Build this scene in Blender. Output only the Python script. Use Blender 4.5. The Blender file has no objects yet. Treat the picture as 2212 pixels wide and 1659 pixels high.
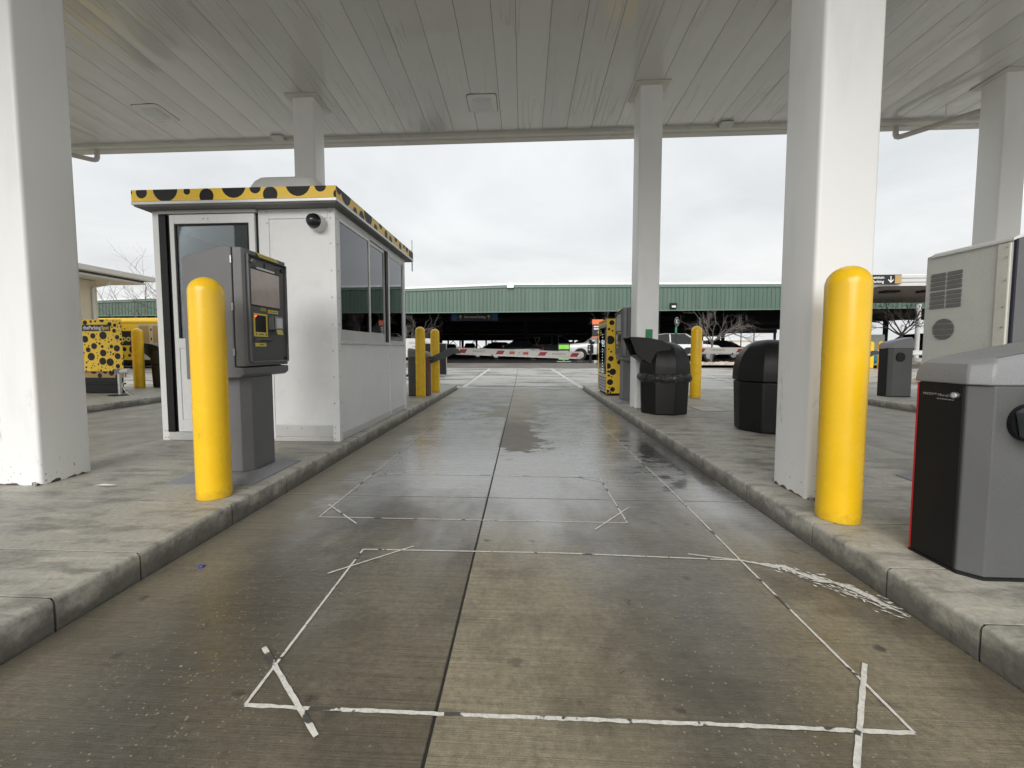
import bpy, bmesh, math, random
from mathutils import Vector, Matrix, noise as mnoise
from mathutils.geometry import delaunay_2d_cdt

random.seed(7)
PI = math.pi
S = bpy.context.scene
C = S.collection
R = math.radians

# ------------------------------------------------------------------ camera
cam_d = bpy.data.cameras.new('camera')
cam = bpy.data.objects.new('camera', cam_d)
C.objects.link(cam)
S.camera = cam
cam_d.sensor_fit = 'HORIZONTAL'
cam_d.sensor_width = 36.0
cam_d.lens = 36.0 * 900.0 / 2212.0
cam_d.shift_x = 25.0 / 2212.0
cam_d.shift_y = -21.5 / 2212.0
cam_d.clip_start = 0.05
cam_d.clip_end = 3000.0
_yaw, _pit, _rol = math.atan(50 / 900.0), -math.atan(53 / 900.0), R(-0.1)
_f = Vector((-math.sin(_yaw) * math.cos(_pit), math.cos(_yaw) * math.cos(_pit), math.sin(_pit)))
_r = Vector((math.cos(_yaw), math.sin(_yaw), 0))
_u = _r.cross(_f)
_r2 = _r * math.cos(_rol) + _u * math.sin(_rol)
_u2 = -_r * math.sin(_rol) + _u * math.cos(_rol)
M = Matrix(((_r2.x, _u2.x, -_f.x, 0), (_r2.y, _u2.y, -_f.y, 0), (_r2.z, _u2.z, -_f.z, 1.08), (0, 0, 0, 1)))
cam.matrix_world = M

# ------------------------------------------------------------------ world, sun, exposure
SUN_EL, SUN_AZ = R(33), R(190)          # azimuth measured from +Y clockwise: behind the camera
W = bpy.data.worlds.new('World')
S.world = W
W.use_nodes = True
nt = W.node_tree
for n in list(nt.nodes):
    nt.nodes.remove(n)
def wn(t, **k):
    n = nt.nodes.new(t)
    for a, b in k.items():
        setattr(n, a, b)
    return n
out = wn('ShaderNodeOutputWorld'); bg = wn('ShaderNodeBackground')
sky = wn('ShaderNodeTexSky', sky_type='NISHITA')
sky.sun_disc = False
sky.sun_elevation = SUN_EL
sky.sun_rotation = SUN_AZ
sky.air_density = 2.0; sky.dust_density = 6.0
tc = wn('ShaderNodeTexCoord'); sep = wn('ShaderNodeSeparateXYZ')
nt.links.new(tc.outputs['Generated'], sep.inputs[0])
def wm(op, a, b=None):
    n = wn('ShaderNodeMath', operation=op)
    for i, v in enumerate((a, b)):
        if v is None: continue
        if isinstance(v, (int, float)): n.inputs[i].default_value = v
        else: nt.links.new(v, n.inputs[i])
    return n.outputs[0]
zz = wm('ADD', wm('ABSOLUTE', sep.outputs[2]), 0.16)
comb = wn('ShaderNodeCombineXYZ')
nt.links.new(wm('DIVIDE', sep.outputs[0], zz), comb.inputs[0])
nt.links.new(wm('DIVIDE', sep.outputs[1], zz), comb.inputs[1])
no = wn('ShaderNodeTexNoise'); no.inputs['Scale'].default_value = 0.9; no.inputs['Detail'].default_value = 6; no.inputs['Roughness'].default_value = 0.55
no.inputs['Distortion'].default_value = 0.4
nt.links.new(comb.outputs[0], no.inputs['Vector'])
rp = wn('ShaderNodeValToRGB')
rp.color_ramp.elements[0].position = 0.25; rp.color_ramp.elements[0].color = (0.36, 0.372, 0.385, 1)
rp.color_ramp.elements[1].position = 0.72; rp.color_ramp.elements[1].color = (0.515, 0.522, 0.525, 1)
nt.links.new(no.outputs[0], rp.inputs[0])
skm = wn('ShaderNodeMixRGB', blend_type='MULTIPLY'); skm.inputs[0].default_value = 1.0
nt.links.new(sky.outputs[0], skm.inputs[1]); skm.inputs[2].default_value = (0.10, 0.10, 0.10, 1)
mx = wn('ShaderNodeMixRGB'); mx.inputs[0].default_value = 0.92
nt.links.new(skm.outputs[0], mx.inputs[1]); nt.links.new(rp.outputs[0], mx.inputs[2])
nt.links.new(mx.outputs[0], bg.inputs['Color'])
bg.inputs['Strength'].default_value = 1.0
nt.links.new(bg.outputs[0], out.inputs[0])

sd = bpy.data.lights.new('sun', 'SUN'); sun = bpy.data.objects.new('sun', sd); C.objects.link(sun)
sd.energy = 1.5; sd.angle = R(50); sd.color = (1.0, 0.99, 0.98)
_sv = Vector((math.sin(SUN_AZ) * math.cos(SUN_EL), math.cos(SUN_AZ) * math.cos(SUN_EL), math.sin(SUN_EL)))
sun.rotation_euler = (-_sv).to_track_quat('-Z', 'Y').to_euler()
sun.location = (0, -10, 20)

S.view_settings.view_transform = 'Standard'
S.view_settings.look = 'None'
S.view_settings.exposure = 1.0
S.view_settings.gamma = 1.0
S.view_settings.use_curve_mapping = False
S.render.engine = 'CYCLES'
S.cycles.use_denoising = True
S.cycles.max_bounces = 6
S.cycles.use_adaptive_sampling = True
S.cycles.adaptive_threshold = 0.015
S.cycles.transparent_max_bounces = 12
S.cycles.caustics_reflective = False
S.cycles.caustics_refractive = False

# ------------------------------------------------------------------ material helpers
class G:
    """small node-graph writer around one material"""
    def __init__(s, name):
        s.m = bpy.data.materials.new(name); s.m.use_nodes = True
        s.t = s.m.node_tree
        s.b = s.t.nodes['Principled BSDF']
        s._p = None
    def n(s, t, **k):
        x = s.t.nodes.new(t)
        for a, b in k.items(): setattr(x, a, b)
        return x
    def set(s, sock, v):
        if v is None: return
        if hasattr(v, 'is_output') or isinstance(v, bpy.types.NodeSocket): s.t.links.new(v, sock)
        else:
            if hasattr(sock.default_value, '__len__') and not hasattr(v, '__len__'): v = (v, v, v, 1)[:len(sock.default_value)]
            if hasattr(v, '__len__') and len(sock.default_value) == 4 and len(v) == 3: v = (*v, 1)
            sock.default_value = v
    def pos(s):
        if s._p is None: s._p = s.n('ShaderNodeNewGeometry').outputs['Position']
        return s._p
    def objc(s): return s.n('ShaderNodeTexCoord').outputs['Object']
    def xyz(s, v=None):
        q = s.n('ShaderNodeSeparateXYZ'); s.t.links.new(v or s.pos(), q.inputs[0]); return q.outputs
    def sc(s, sx, sy, sz, v=None, off=(0, 0, 0)):
        q = s.n('ShaderNodeMapping'); s.t.links.new(v or s.pos(), q.inputs[0])
        q.inputs['Scale'].default_value = (sx, sy, sz); q.inputs['Location'].default_value = off; return q.outputs[0]
    def noise(s, scale, det=4, rough=.55, v=None, dist=0):
        q = s.n('ShaderNodeTexNoise'); s.t.links.new(v or s.pos(), q.inputs['Vector'])
        q.inputs['Scale'].default_value = scale; q.inputs['Detail'].default_value = det
        q.inputs['Roughness'].default_value = rough; q.inputs['Distortion'].default_value = dist; return q.outputs[0]
    def vor(s, scale, v=None, feat='F1'):
        q = s.n('ShaderNodeTexVoronoi', feature=feat); s.t.links.new(v or s.pos(), q.inputs['Vector'])
        q.inputs['Scale'].default_value = scale; return q.outputs
    def ma(s, op, a, b=None, c=None):
        q = s.n('ShaderNodeMath', operation=op)
        for i, v in enumerate((a, b, c)):
            if v is not None: s.set(q.inputs[i], v)
        return q.outputs[0]
    def ss(s, v, lo, hi, a=0., b=1.):
        q = s.n('ShaderNodeMapRange', interpolation_type='SMOOTHSTEP'); s.set(q.inputs[0], v)
        for i, x in enumerate((lo, hi, a, b)): q.inputs[i + 1].default_value = x
        return q.outputs[0]
    def lin(s, v, lo, hi, a=0., b=1.):
        q = s.n('ShaderNodeMapRange'); s.set(q.inputs[0], v)
        for i, x in enumerate((lo, hi, a, b)): q.inputs[i + 1].default_value = x
        return q.outputs[0]
    def mix(s, f, a, b, mode='MIX'):
        q = s.n('ShaderNodeMixRGB', blend_type=mode)
        s.set(q.inputs[0], f); s.set(q.inputs[1], a); s.set(q.inputs[2], b); return q.outputs[0]
    def bump(s, h, strength=.2, dist=.01):
        q = s.n('ShaderNodeBump'); s.t.links.new(h, q.inputs['Height'])
        s.set(q.inputs['Strength'], strength); q.inputs['Distance'].default_value = dist
        s.t.links.new(q.outputs[0], s.b.inputs['Normal']); return q
    def fin(s, col=None, rough=None, metal=None, spec=None, coat=None):
        s.set(s.b.inputs['Base Color'], col); s.set(s.b.inputs['Roughness'], rough)
        s.set(s.b.inputs['Metallic'], metal); s.set(s.b.inputs['Specular IOR Level'], spec); s.set(s.b.inputs['Coat Weight'], coat)
        return s.m

def pm(name, col, rough=.5, metal=0., var=.10, vs=3., bump=0., bs=150., dirt=.0, spec=.5, coat=0., rvar=.08):
    """painted / plastic / metal surface with slight unevenness, optional fine relief and grime near its own noise patches"""
    g = G(name)
    n1 = g.noise(vs, 5); n2 = g.noise(vs * 9, 3)
    f = g.ma('ADD', g.ma('MULTIPLY', n1, .7), g.ma('MULTIPLY', n2, .3))
    k = g.lin(f, .3, .7, 1 - var, 1 + var)
    c = g.mix(1., col, k, 'MULTIPLY')
    if dirt > 0:
        d = g.ss(g.noise(vs * 1.7, 7, .65), .52, .75, 0, dirt)
        c = g.mix(d, c, (.10, .09, .075))
    if bump > 0:
        g.bump(g.noise(bs, 2), bump, .004)
    return g.fin(c, g.lin(f, .3, .7, max(0, rough - rvar), min(1, rough + rvar)), metal, spec, coat)

def emat(name, col, st):
    g = G(name); g.set(g.b.inputs['Base Color'], (0.02, .02, .02)); g.set(g.b.inputs['Emission Color'], col); g.b.inputs['Emission Strength'].default_value = st
    return g.m

def glassmat(name, tint=(.74, .80, .82), ior=1.5):
    g = G(name)
    tr = g.n('ShaderNodeBsdfTransparent'); tr.inputs[0].default_value = (*tint, 1)
    gl = g.n('ShaderNodeBsdfGlossy'); gl.inputs['Roughness'].default_value = .01; gl.inputs[0].default_value = (.95, .97, 1, 1)
    fr = g.n('ShaderNodeFresnel'); fr.inputs[0].default_value = ior
    f = g.ma('ADD', g.ma('MULTIPLY', fr.outputs[0], 1.1), .03)
    ms = g.n('ShaderNodeMixShader'); g.t.links.new(f, ms.inputs[0]); g.t.links.new(tr.outputs[0], ms.inputs[1]); g.t.links.new(gl.outputs[0], ms.inputs[2])
    g.t.links.new(ms.outputs[0], g.t.nodes['Material Output'].inputs[0])
    return g.m

MT = {}
def lane_mat():
    g = G('lane_concrete')
    X, Y, Z_ = g.xyz()
    big = g.noise(.6, 5, .62); mid = g.noise(2.4, 6, .62); fine = g.noise(42, 4, .65); grit = g.noise(210, 2)
    broom = g.noise(1., 3, .65, g.sc(1.6, 210, 1)); broomL = g.noise(1., 2, .6, g.sc(.5, 60, 1)); patch = g.noise(1., 5, .62, g.sc(1.1, .8, 1, None, (5, 2, 0)))
    # wheel paths: worn, darker, aggregate showing
    wx = g.ma('ADD', X, g.lin(big, .3, .7, -.10, .10))
    def band(c, w0, w1): return g.ss(g.ma('ABSOLUTE', g.ma('SUBTRACT', wx, c)), w1, w0, 0, 1)
    tr = g.ma('MAXIMUM', band(-1.10, .05, .55), band(.70, .08, .58))
    tr = g.ma('MULTIPLY', tr, g.lin(mid, .32, .68, .70, 1.0))
    base = g.mix(g.lin(big, .35, .65, 0, 1), (.300, .280, .225), (.270, .262, .235))
    rs = g.ss(X, -.262, -.258)
    base = g.mix(g.ma('MULTIPLY', g.ss(X, -.258, -.262), g.ss(patch, .35, .65, .25, .75)), base, (.135, .118, .090))
    base = g.mix(g.ma('MULTIPLY', rs, .60), base, (.38, .345, .26))
    base = g.mix(g.ma('MULTIPLY', tr, .80), base, (.080, .080, .077))
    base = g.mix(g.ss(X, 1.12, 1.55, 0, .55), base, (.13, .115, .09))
    br = g.ma('MULTIPLY', g.ma('SUBTRACT', 1., g.ma('MULTIPLY', tr, .6)), g.lin(patch, .3, .7, .5, 1.2))
    base = g.mix(br, base, g.mix(1., base, g.lin(broom, .30, .70, .72, 1.22), 'MULTIPLY'))
    base = g.mix(g.ma('MULTIPLY', br, .5), base, g.mix(1., base, g.lin(broomL, .35, .65, .80, 1.14), 'MULTIPLY'))
    base = g.mix(1., base, g.lin(fine, .3, .7, .74, 1.22), 'MULTIPLY')
    base = g.mix(1., base, g.lin(grit, .3, .7, .86, 1.14), 'MULTIPLY')
    # dirt clouds, rusty and oily stains
    base = g.mix(g.ss(mid, .47, .68, 0, .60), base, (.098, .090, .074))
    base = g.mix(g.ss(g.noise(1.5, 5, .65, g.sc(1, 1, 1, None, (3, 9, 0))), .56, .72, 0, .5), base, (.17, .135, .055))
    base = g.mix(g.ss(g.noise(5.5, 3, .5, g.sc(1, 1.6, 1, None, (7, 1, 0))), .66, .74, 0, .5), base, (.06, .055, .05))
    base = g.mix(g.ss(g.noise(4.2, 5, .7, g.sc(1, 1, 1, None, (17, 4, 0))), .68, .76, 0, .35), base, (.25, .10, .06))
    sm = g.noise(1., 6, .68, g.sc(1.6, .9, 1, None, (11, 3, 0)))
    base = g.mix(g.ss(sm, .50, .70, 0, .55), base, (.085, .075, .055))
    base = g.mix(g.ss(g.noise(1., 6, .7, g.sc(2.2, 1.2, 1, None, (2, 13, 0))), .56, .72, 0, .4), base, (.40, .375, .30))
    v1 = g.vor(70.)
    sp = g.ma('MULTIPLY', g.ss(v1[0], .30, .18), g.ss(g.xyz(v1[1])[0], .70, .74))
    base = g.mix(g.ma('MULTIPLY', sp, g.ma('ADD', g.ma('MULTIPLY', tr, .62), .05)), base, (.52, .48, .38))
    v2 = g.vor(24.)
    sp2 = g.ma('MULTIPLY', g.ss(v2[0], .13, .07), g.ss(g.xyz(v2[1])[0], .92, .94))
    base = g.mix(g.ma('MULTIPLY', sp2, g.ma('ADD', g.ma('MULTIPLY', tr, .6), .25)), base, (.72, .68, .56))
    v3 = g.vor(6.5)
    sp3 = g.ma('MULTIPLY', g.ss(g.ma('ADD', v3[0], g.lin(fine, .3, .7, -.05, .05)), .17, .06), g.ss(g.xyz(v3[1])[1], .66, .70))
    base = g.mix(g.ma('MULTIPLY', sp3, .8), base, (.05, .047, .043))
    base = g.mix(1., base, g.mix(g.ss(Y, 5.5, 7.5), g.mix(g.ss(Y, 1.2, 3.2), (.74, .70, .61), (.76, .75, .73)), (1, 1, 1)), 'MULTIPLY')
    # wetness: far part by the open edge and beyond, with dry tongues along the joint and the left kerb
    wob = g.lin(g.noise(1.0, 5, .6, g.sc(1.3, .55, 1)), .3, .7, -1.0, 1.0)
    wob2 = g.lin(g.noise(2.6, 5, .68, g.sc(1.0, 1.5, 1)), .3, .7, -.32, .32)
    wet = g.ss(g.ma('ADD', Y, g.ma('MULTIPLY', wob, .8)), 1.7, 3.3)
    xs = g.ma('ADD', X, wob2)
    dj = g.ma('MULTIPLY', g.ss(xs, .26, .16), g.ss(X, -.30, -.255))
    dj = g.ma('MULTIPLY', dj, g.ss(g.ma('ADD', Y, wob2), 4.25, 4.40))
    djl = g.ma('MULTIPLY', g.ss(g.ma('ADD', X, g.ma('MULTIPLY', wob2, 1.6)), -.62, -.48), g.ma('MULTIPLY', g.ss(X, -.24, -.27), g.ma('MULTIPLY', g.ss(g.ma('ADD', Y, wob2), 6.5, 6.7), g.ss(g.ma('ADD', Y, wob2), 8.1, 7.9))))
    dl = g.ss(g.ma('ADD', X, g.ma('MULTIPLY', wob2, .6)), -1.22, -1.62)
    dl = g.ma('MULTIPLY', dl, g.ss(X, -2.0, -1.9))
    dry = g.ma('MAXIMUM', dj, g.ma('MAXIMUM', dl, djl))
    wet = g.ma('MULTIPLY', wet, g.ma('SUBTRACT', 1., g.ma('MULTIPLY', dry, .97)))
    far = g.ss(g.ma('ADD', Y, g.ma('MULTIPLY', wob, .6)), 7.2, 9.4)
    fst = g.ss(g.noise(1., 5, .6, g.sc(.5, 1.8, 1, None, (1, 8, 0))), .56, .64)
    wet = g.ma('MULTIPLY', wet, g.ma('SUBTRACT', 1., g.ma('MULTIPLY', far, g.lin(fst, 0, 1, .85, .2))))
    base = g.mix(g.ma('MULTIPLY', far, g.lin(fst, 0, 1, .75, .0)), base, g.mix(1., (.43, .418, .375), g.lin(fine, .3, .7, .88, 1.1), 'MULTIPLY'))
    base = g.mix(g.ma('MULTIPLY', g.ma('MULTIPLY', far, fst), .7), base, (.10, .098, .094))
    side = g.ss(g.ma('ABSOLUTE', g.ma('ADD', X, .1)), 1.95, 2.05)
    wet = g.ma('MULTIPLY', wet, g.ma('SUBTRACT', 1., g.ma('MULTIPLY', side, g.lin(fst, 0, 1, .92, .3))))
    base = g.mix(g.ma('MULTIPLY', side, .65), base, g.mix(1., (.37, .358, .315), g.ma('MULTIPLY', g.lin(fine, .3, .7, .88, 1.1), g.lin(mid, .3, .7, 1.15, .75)), 'MULTIPLY'))
    pud = g.ma('MULTIPLY', g.ss(g.ma('ADD', X, g.ma('MULTIPLY', wob2, 1.1)), 1.12, 1.30), g.ma('MULTIPLY', g.ss(g.ma('ADD', Y, wob2), 3.2, 3.5), g.ss(X, 1.75, 1.65)))
    pud = g.ma('MULTIPLY', pud, g.ss(g.ma('ADD', Y, wob2), 5.6, 4.6, .25, 1))
    c = g.mix(g.ma('MULTIPLY', wet, .70), base, g.mix(1., (.32, .328, .332), g.ma('MULTIPLY', g.lin(mid, .3, .7, 1.2, .70), g.lin(fine, .3, .7, .9, 1.1)), 'MULTIPLY'))
    c = g.mix(g.ma('MULTIPLY', pud, .85), c, (.03, .028, .025))
    c = g.mix(g.ma('MULTIPLY', g.ma('MULTIPLY', dj, g.ss(g.ma('ADD', Y, wob2), 6.9, 5.6)), .75), c, g.mix(1., (.135, .122, .098), g.lin(fine, .3, .7, .8, 1.2), 'MULTIPLY'))
    c = g.mix(g.ma('MULTIPLY', g.ma('MULTIPLY', g.ma('MULTIPLY', dry, g.ma('SUBTRACT', 1., g.ma('MULTIPLY', dj, g.ss(Y, 6.9, 5.6)))), g.ss(Y, 1.5, 4.5, .15, 1)), .6), c, (.33, .305, .24))
    ro = g.ma('SUBTRACT', .60, g.ma('MULTIPLY', wet, g.lin(mid, .3, .7, .20, .34)))
    ro = g.ma('SUBTRACT', ro, g.ma('MULTIPLY', tr, .07))
    ro = g.ma('SUBTRACT', ro, g.ma('MULTIPLY', pud, .25))
    ro = g.ma('ADD', g.ma('MAXIMUM', ro, .06), g.lin(fine, .3, .7, -.03, .06))
    h = g.ma('ADD', g.ma('MULTIPLY', broom, .7), g.ma('ADD', g.ma('MULTIPLY', fine, .5), g.ma('MULTIPLY', grit, .45)))
    h = g.ma('ADD', h, g.ma('MULTIPLY', sp, g.ma('MULTIPLY', tr, .5)))
    g.b.inputs['Coat IOR'].default_value = 1.65
    g.set(g.b.inputs['Coat Roughness'], g.ma('ADD', g.lin(mid, .3, .7, .34, .20), g.lin(broomL, .3, .7, -.11, .11)))
    bs = g.ma('MULTIPLY', g.ma('SUBTRACT', .55, g.ma('MULTIPLY', wet, .42)), g.ma('SUBTRACT', 1., g.ma('MULTIPLY', pud, .85)))
    g.bump(h, bs, .004)
    return g.fin(c, ro, None, g.lin(wet, 0, 1, .5, .8), g.ma('MAXIMUM', wet, g.ma('ADD', .18, g.ma('MULTIPLY', tr, .4))))

def island_mat():
    g = G('island_concrete')
    X, Y, Z_ = g.xyz()
    big = g.noise(.8, 5, .6); mid = g.noise(4, 6, .65, g.sc(.7, 2.0, 2)); fine = g.noise(45, 4, .65)
    c = g.mix(g.lin(big, .35, .65), (.42, .405, .35), (.38, .372, .335))
    c = g.mix(g.ss(mid, .45, .66, 0, .68), c, (.13, .127, .113))
    c = g.mix(g.ss(g.noise(6, 5, .65, g.sc(.6, 3, 2, None, (4, 4, 1))), .52, .68, 0, .5), c, (.56, .53, .44))
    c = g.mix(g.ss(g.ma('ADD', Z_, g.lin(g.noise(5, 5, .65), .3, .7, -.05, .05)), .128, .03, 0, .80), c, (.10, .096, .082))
    c = g.mix(1., c, g.lin(fine, .3, .7, .84, 1.14), 'MULTIPLY')
    c = g.mix(g.ss(g.noise(14, 3, .6), .66, .76, 0, .35), c, (.07, .065, .055))
    g.bump(g.ma('ADD', fine, g.ma('MULTIPLY', g.noise(9, 5), 1.2)), .35, .006)
    return g.fin(c, g.lin(mid, .3, .7, .62, .45))

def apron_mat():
    g = G('apron_concrete')
    X, Y, Z_ = g.xyz()
    big = g.noise(.35, 5, .6); fine = g.noise(30, 4, .6)
    st = g.noise(1., 5, .6, g.sc(.35, 1.3, 1)); st2 = g.noise(1., 5, .62, g.sc(.8, 3.2, 1, None, (3, 3, 0)))
    c = g.mix(g.lin(big, .35, .65), (.56, .545, .495), (.49, .485, .46))
    wet = g.ss(st, .46, .60)
    c = g.mix(g.ma('MULTIPLY', wet, .5), c, (.27, .268, .26))
    c = g.mix(g.ss(st2, .58, .66, 0, .7), c, (.075, .072, .068))
    c = g.mix(1., c, g.lin(fine, .3, .7, .88, 1.1), 'MULTIPLY')
    g.bump(fine, .15, .004)
    return g.fin(c, g.ma('SUBTRACT', .50, g.ma('MULTIPLY', wet, .24)), None, .6)

def asphalt_mat():
    g = G('asphalt')
    big = g.noise(.3, 4); fine = g.noise(60, 3, .7)
    c = g.mix(g.lin(big, .35, .65), (.17, .155, .145), (.22, .20, .185))
    c = g.mix(1., c, g.lin(fine, .3, .7, .7, 1.3), 'MULTIPLY')
    g.bump(fine, .4, .006)
    return g.fin(c, g.lin(g.noise(.8, 4), .4, .6, .40, .62))

def column_mat():
    g = G('column_white_paint')
    X, Y, Z_ = g.xyz()
    sm = g.noise(1., 5, .6, g.sc(5, 5, 1.2)); fine = g.noise(90, 2)
    c = g.mix(g.ss(sm, .50, .78, 0, .22), (.86, .87, .87), (.60, .60, .57))
    scuff = g.ma('MULTIPLY', g.ss(g.noise(1., 4, .7, g.sc(7, 7, 2.2, None, (1, 2, 3))), .62, .72), g.ss(Z_, 1.5, .3))
    c = g.mix(g.ma('MULTIPLY', scuff, .5), c, (.33, .325, .31))
    chips = g.ma('MULTIPLY', g.ss(g.noise(42, 3), .66, .70), g.ss(Z_, .42, .18))
    c = g.mix(g.ma('MULTIPLY', chips, .8), c, (.14, .11, .09))
    rust = g.ss(g.ma('ADD', Z_, g.lin(g.noise(13, 3), .3, .7, -.02, .02)), .143, .134)
    c = g.mix(rust, c, (.085, .055, .045))
    g.bump(fine, .06, .003)
    return g.fin(c, .42)

def ceiling_mat():
    g = G('ceiling_panel_paint')
    rnd = g.n('ShaderNodeObjectInfo').outputs['Random']
    c = g.mix(g.ss(g.noise(1., 5, .6, g.sc(3, 1.2, 1)), .45, .75, 0, .16), (.60, .605, .585), (.50, .50, .475))
    c = g.mix(1., c, g.lin(rnd, 0, 1, .93, 1.05), 'MULTIPLY')
    n = g.noise(1., 1.5, .45, g.sc(5.5, .42, 1), .25)
    crease = g.ss(g.ma('ABSOLUTE', g.ma('SUBTRACT', n, .52)), .0, .022, 1, 0)
    crease = g.ma('MULTIPLY', crease, g.ss(g.noise(1., 2, .5, g.sc(1.2, .7, 1, None, (3, 1, 0))), .42, .58))
    h = g.ma('ADD', g.ma('MULTIPLY', crease, 2.2), g.ma('MULTIPLY', g.noise(1., 2, .5, g.sc(3.2, .55, 1)), 5.0))
    g.bump(h, .55, .010)
    g.b.inputs['Coat Roughness'].default_value = .06
    return g.fin(c, .34, None, .5, 1.)

def stripe_siding():
    g = G('green_siding')
    X, Y, Z_ = g.xyz()
    n = g.noise(1., 4, .6, g.sc(3.2, 3, .35)); pn = g.noise(1., 1, .5, g.sc(2.3, .2, .01))
    c = g.mix(g.lin(n, .3, .7), (.066, .118, .090), (.086, .138, .108))
    c = g.mix(1., c, g.lin(pn, .3, .7, .88, 1.12), 'MULTIPLY')
    return g.fin(c, .48)

def kiosk_mat(name, col):
    g = G(name)
    f = g.noise(420, 2, .7); n = g.noise(3, 4)
    c = g.mix(1., col, g.lin(f, .3, .7, .78, 1.24), 'MULTIPLY')
    c = g.mix(1., c, g.lin(n, .3, .7, .93, 1.07), 'MULTIPLY')
    g.bump(f, .12, .002)
    return g.fin(c, .46)

def sealant_mat():
    g = G('white_sealant')
    n = g.noise(7, 4, .6); n2 = g.noise(60, 4, .7)
    c = g.mix(1., (.70, .69, .64), g.lin(n2, .3, .7, .7, 1.12), 'MULTIPLY')
    c = g.mix(g.ss(n, .57, .60, 0, .95), c, (.045, .043, .04))
    return g.fin(c, .55)

def paintline_mat():
    g = G('road_paint_white')
    n = g.noise(9, 5, .7)
    c = g.mix(g.ss(n, .52, .66, 0, .75), (.66, .655, .63), (.26, .25, .22))
    return g.fin(c, .5)

def bollard_mat():
    g = G('yellow_plastic_sleeve')
    X, Y, Z_ = g.xyz(g.objc())
    n = g.noise(4, 5); c = g.mix(1., (.90, .555, .014), g.lin(n, .3, .7, .94, 1.05), 'MULTIPLY')
    fade = g.noise(1., 4, .6, g.sc(6, 6, 1.1)); c = g.mix(g.ss(fade, .5, .7, 0, .16), c, (.80, .60, .12))
    sc_ = g.ma('MULTIPLY', g.ss(g.noise(1., 5, .7, g.sc(16, 16, 3.2)), .63, .72), g.ss(g.ma('ABSOLUTE', g.ma('SUBTRACT', Z_, .5)), .55, .1))
    c = g.mix(g.ma('MULTIPLY', sc_, .38), c, (.30, .17, .01))
    foot_grime_shade = g.ss(g.ma('ADD', Z_, g.lin(g.noise(22, 4), .3, .7, -.03, .03)), .075, .0)  # dark foot ring: grime, with contact shade painted into the same colour
    c = g.mix(g.ma('MULTIPLY', foot_grime_shade, .30), c, (.16, .11, .03))
    g.bump(g.noise(95, 2), .012, .003)
    return g.fin(c, g.lin(n, .3, .7, .20, .32))

def bag_mat():
    g = G('bin_bag_plastic')
    g.bump(g.noise(14, 4, .6, None, 1.2), .9, .03)
    return g.fin((.016, .016, .017), .14)

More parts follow.
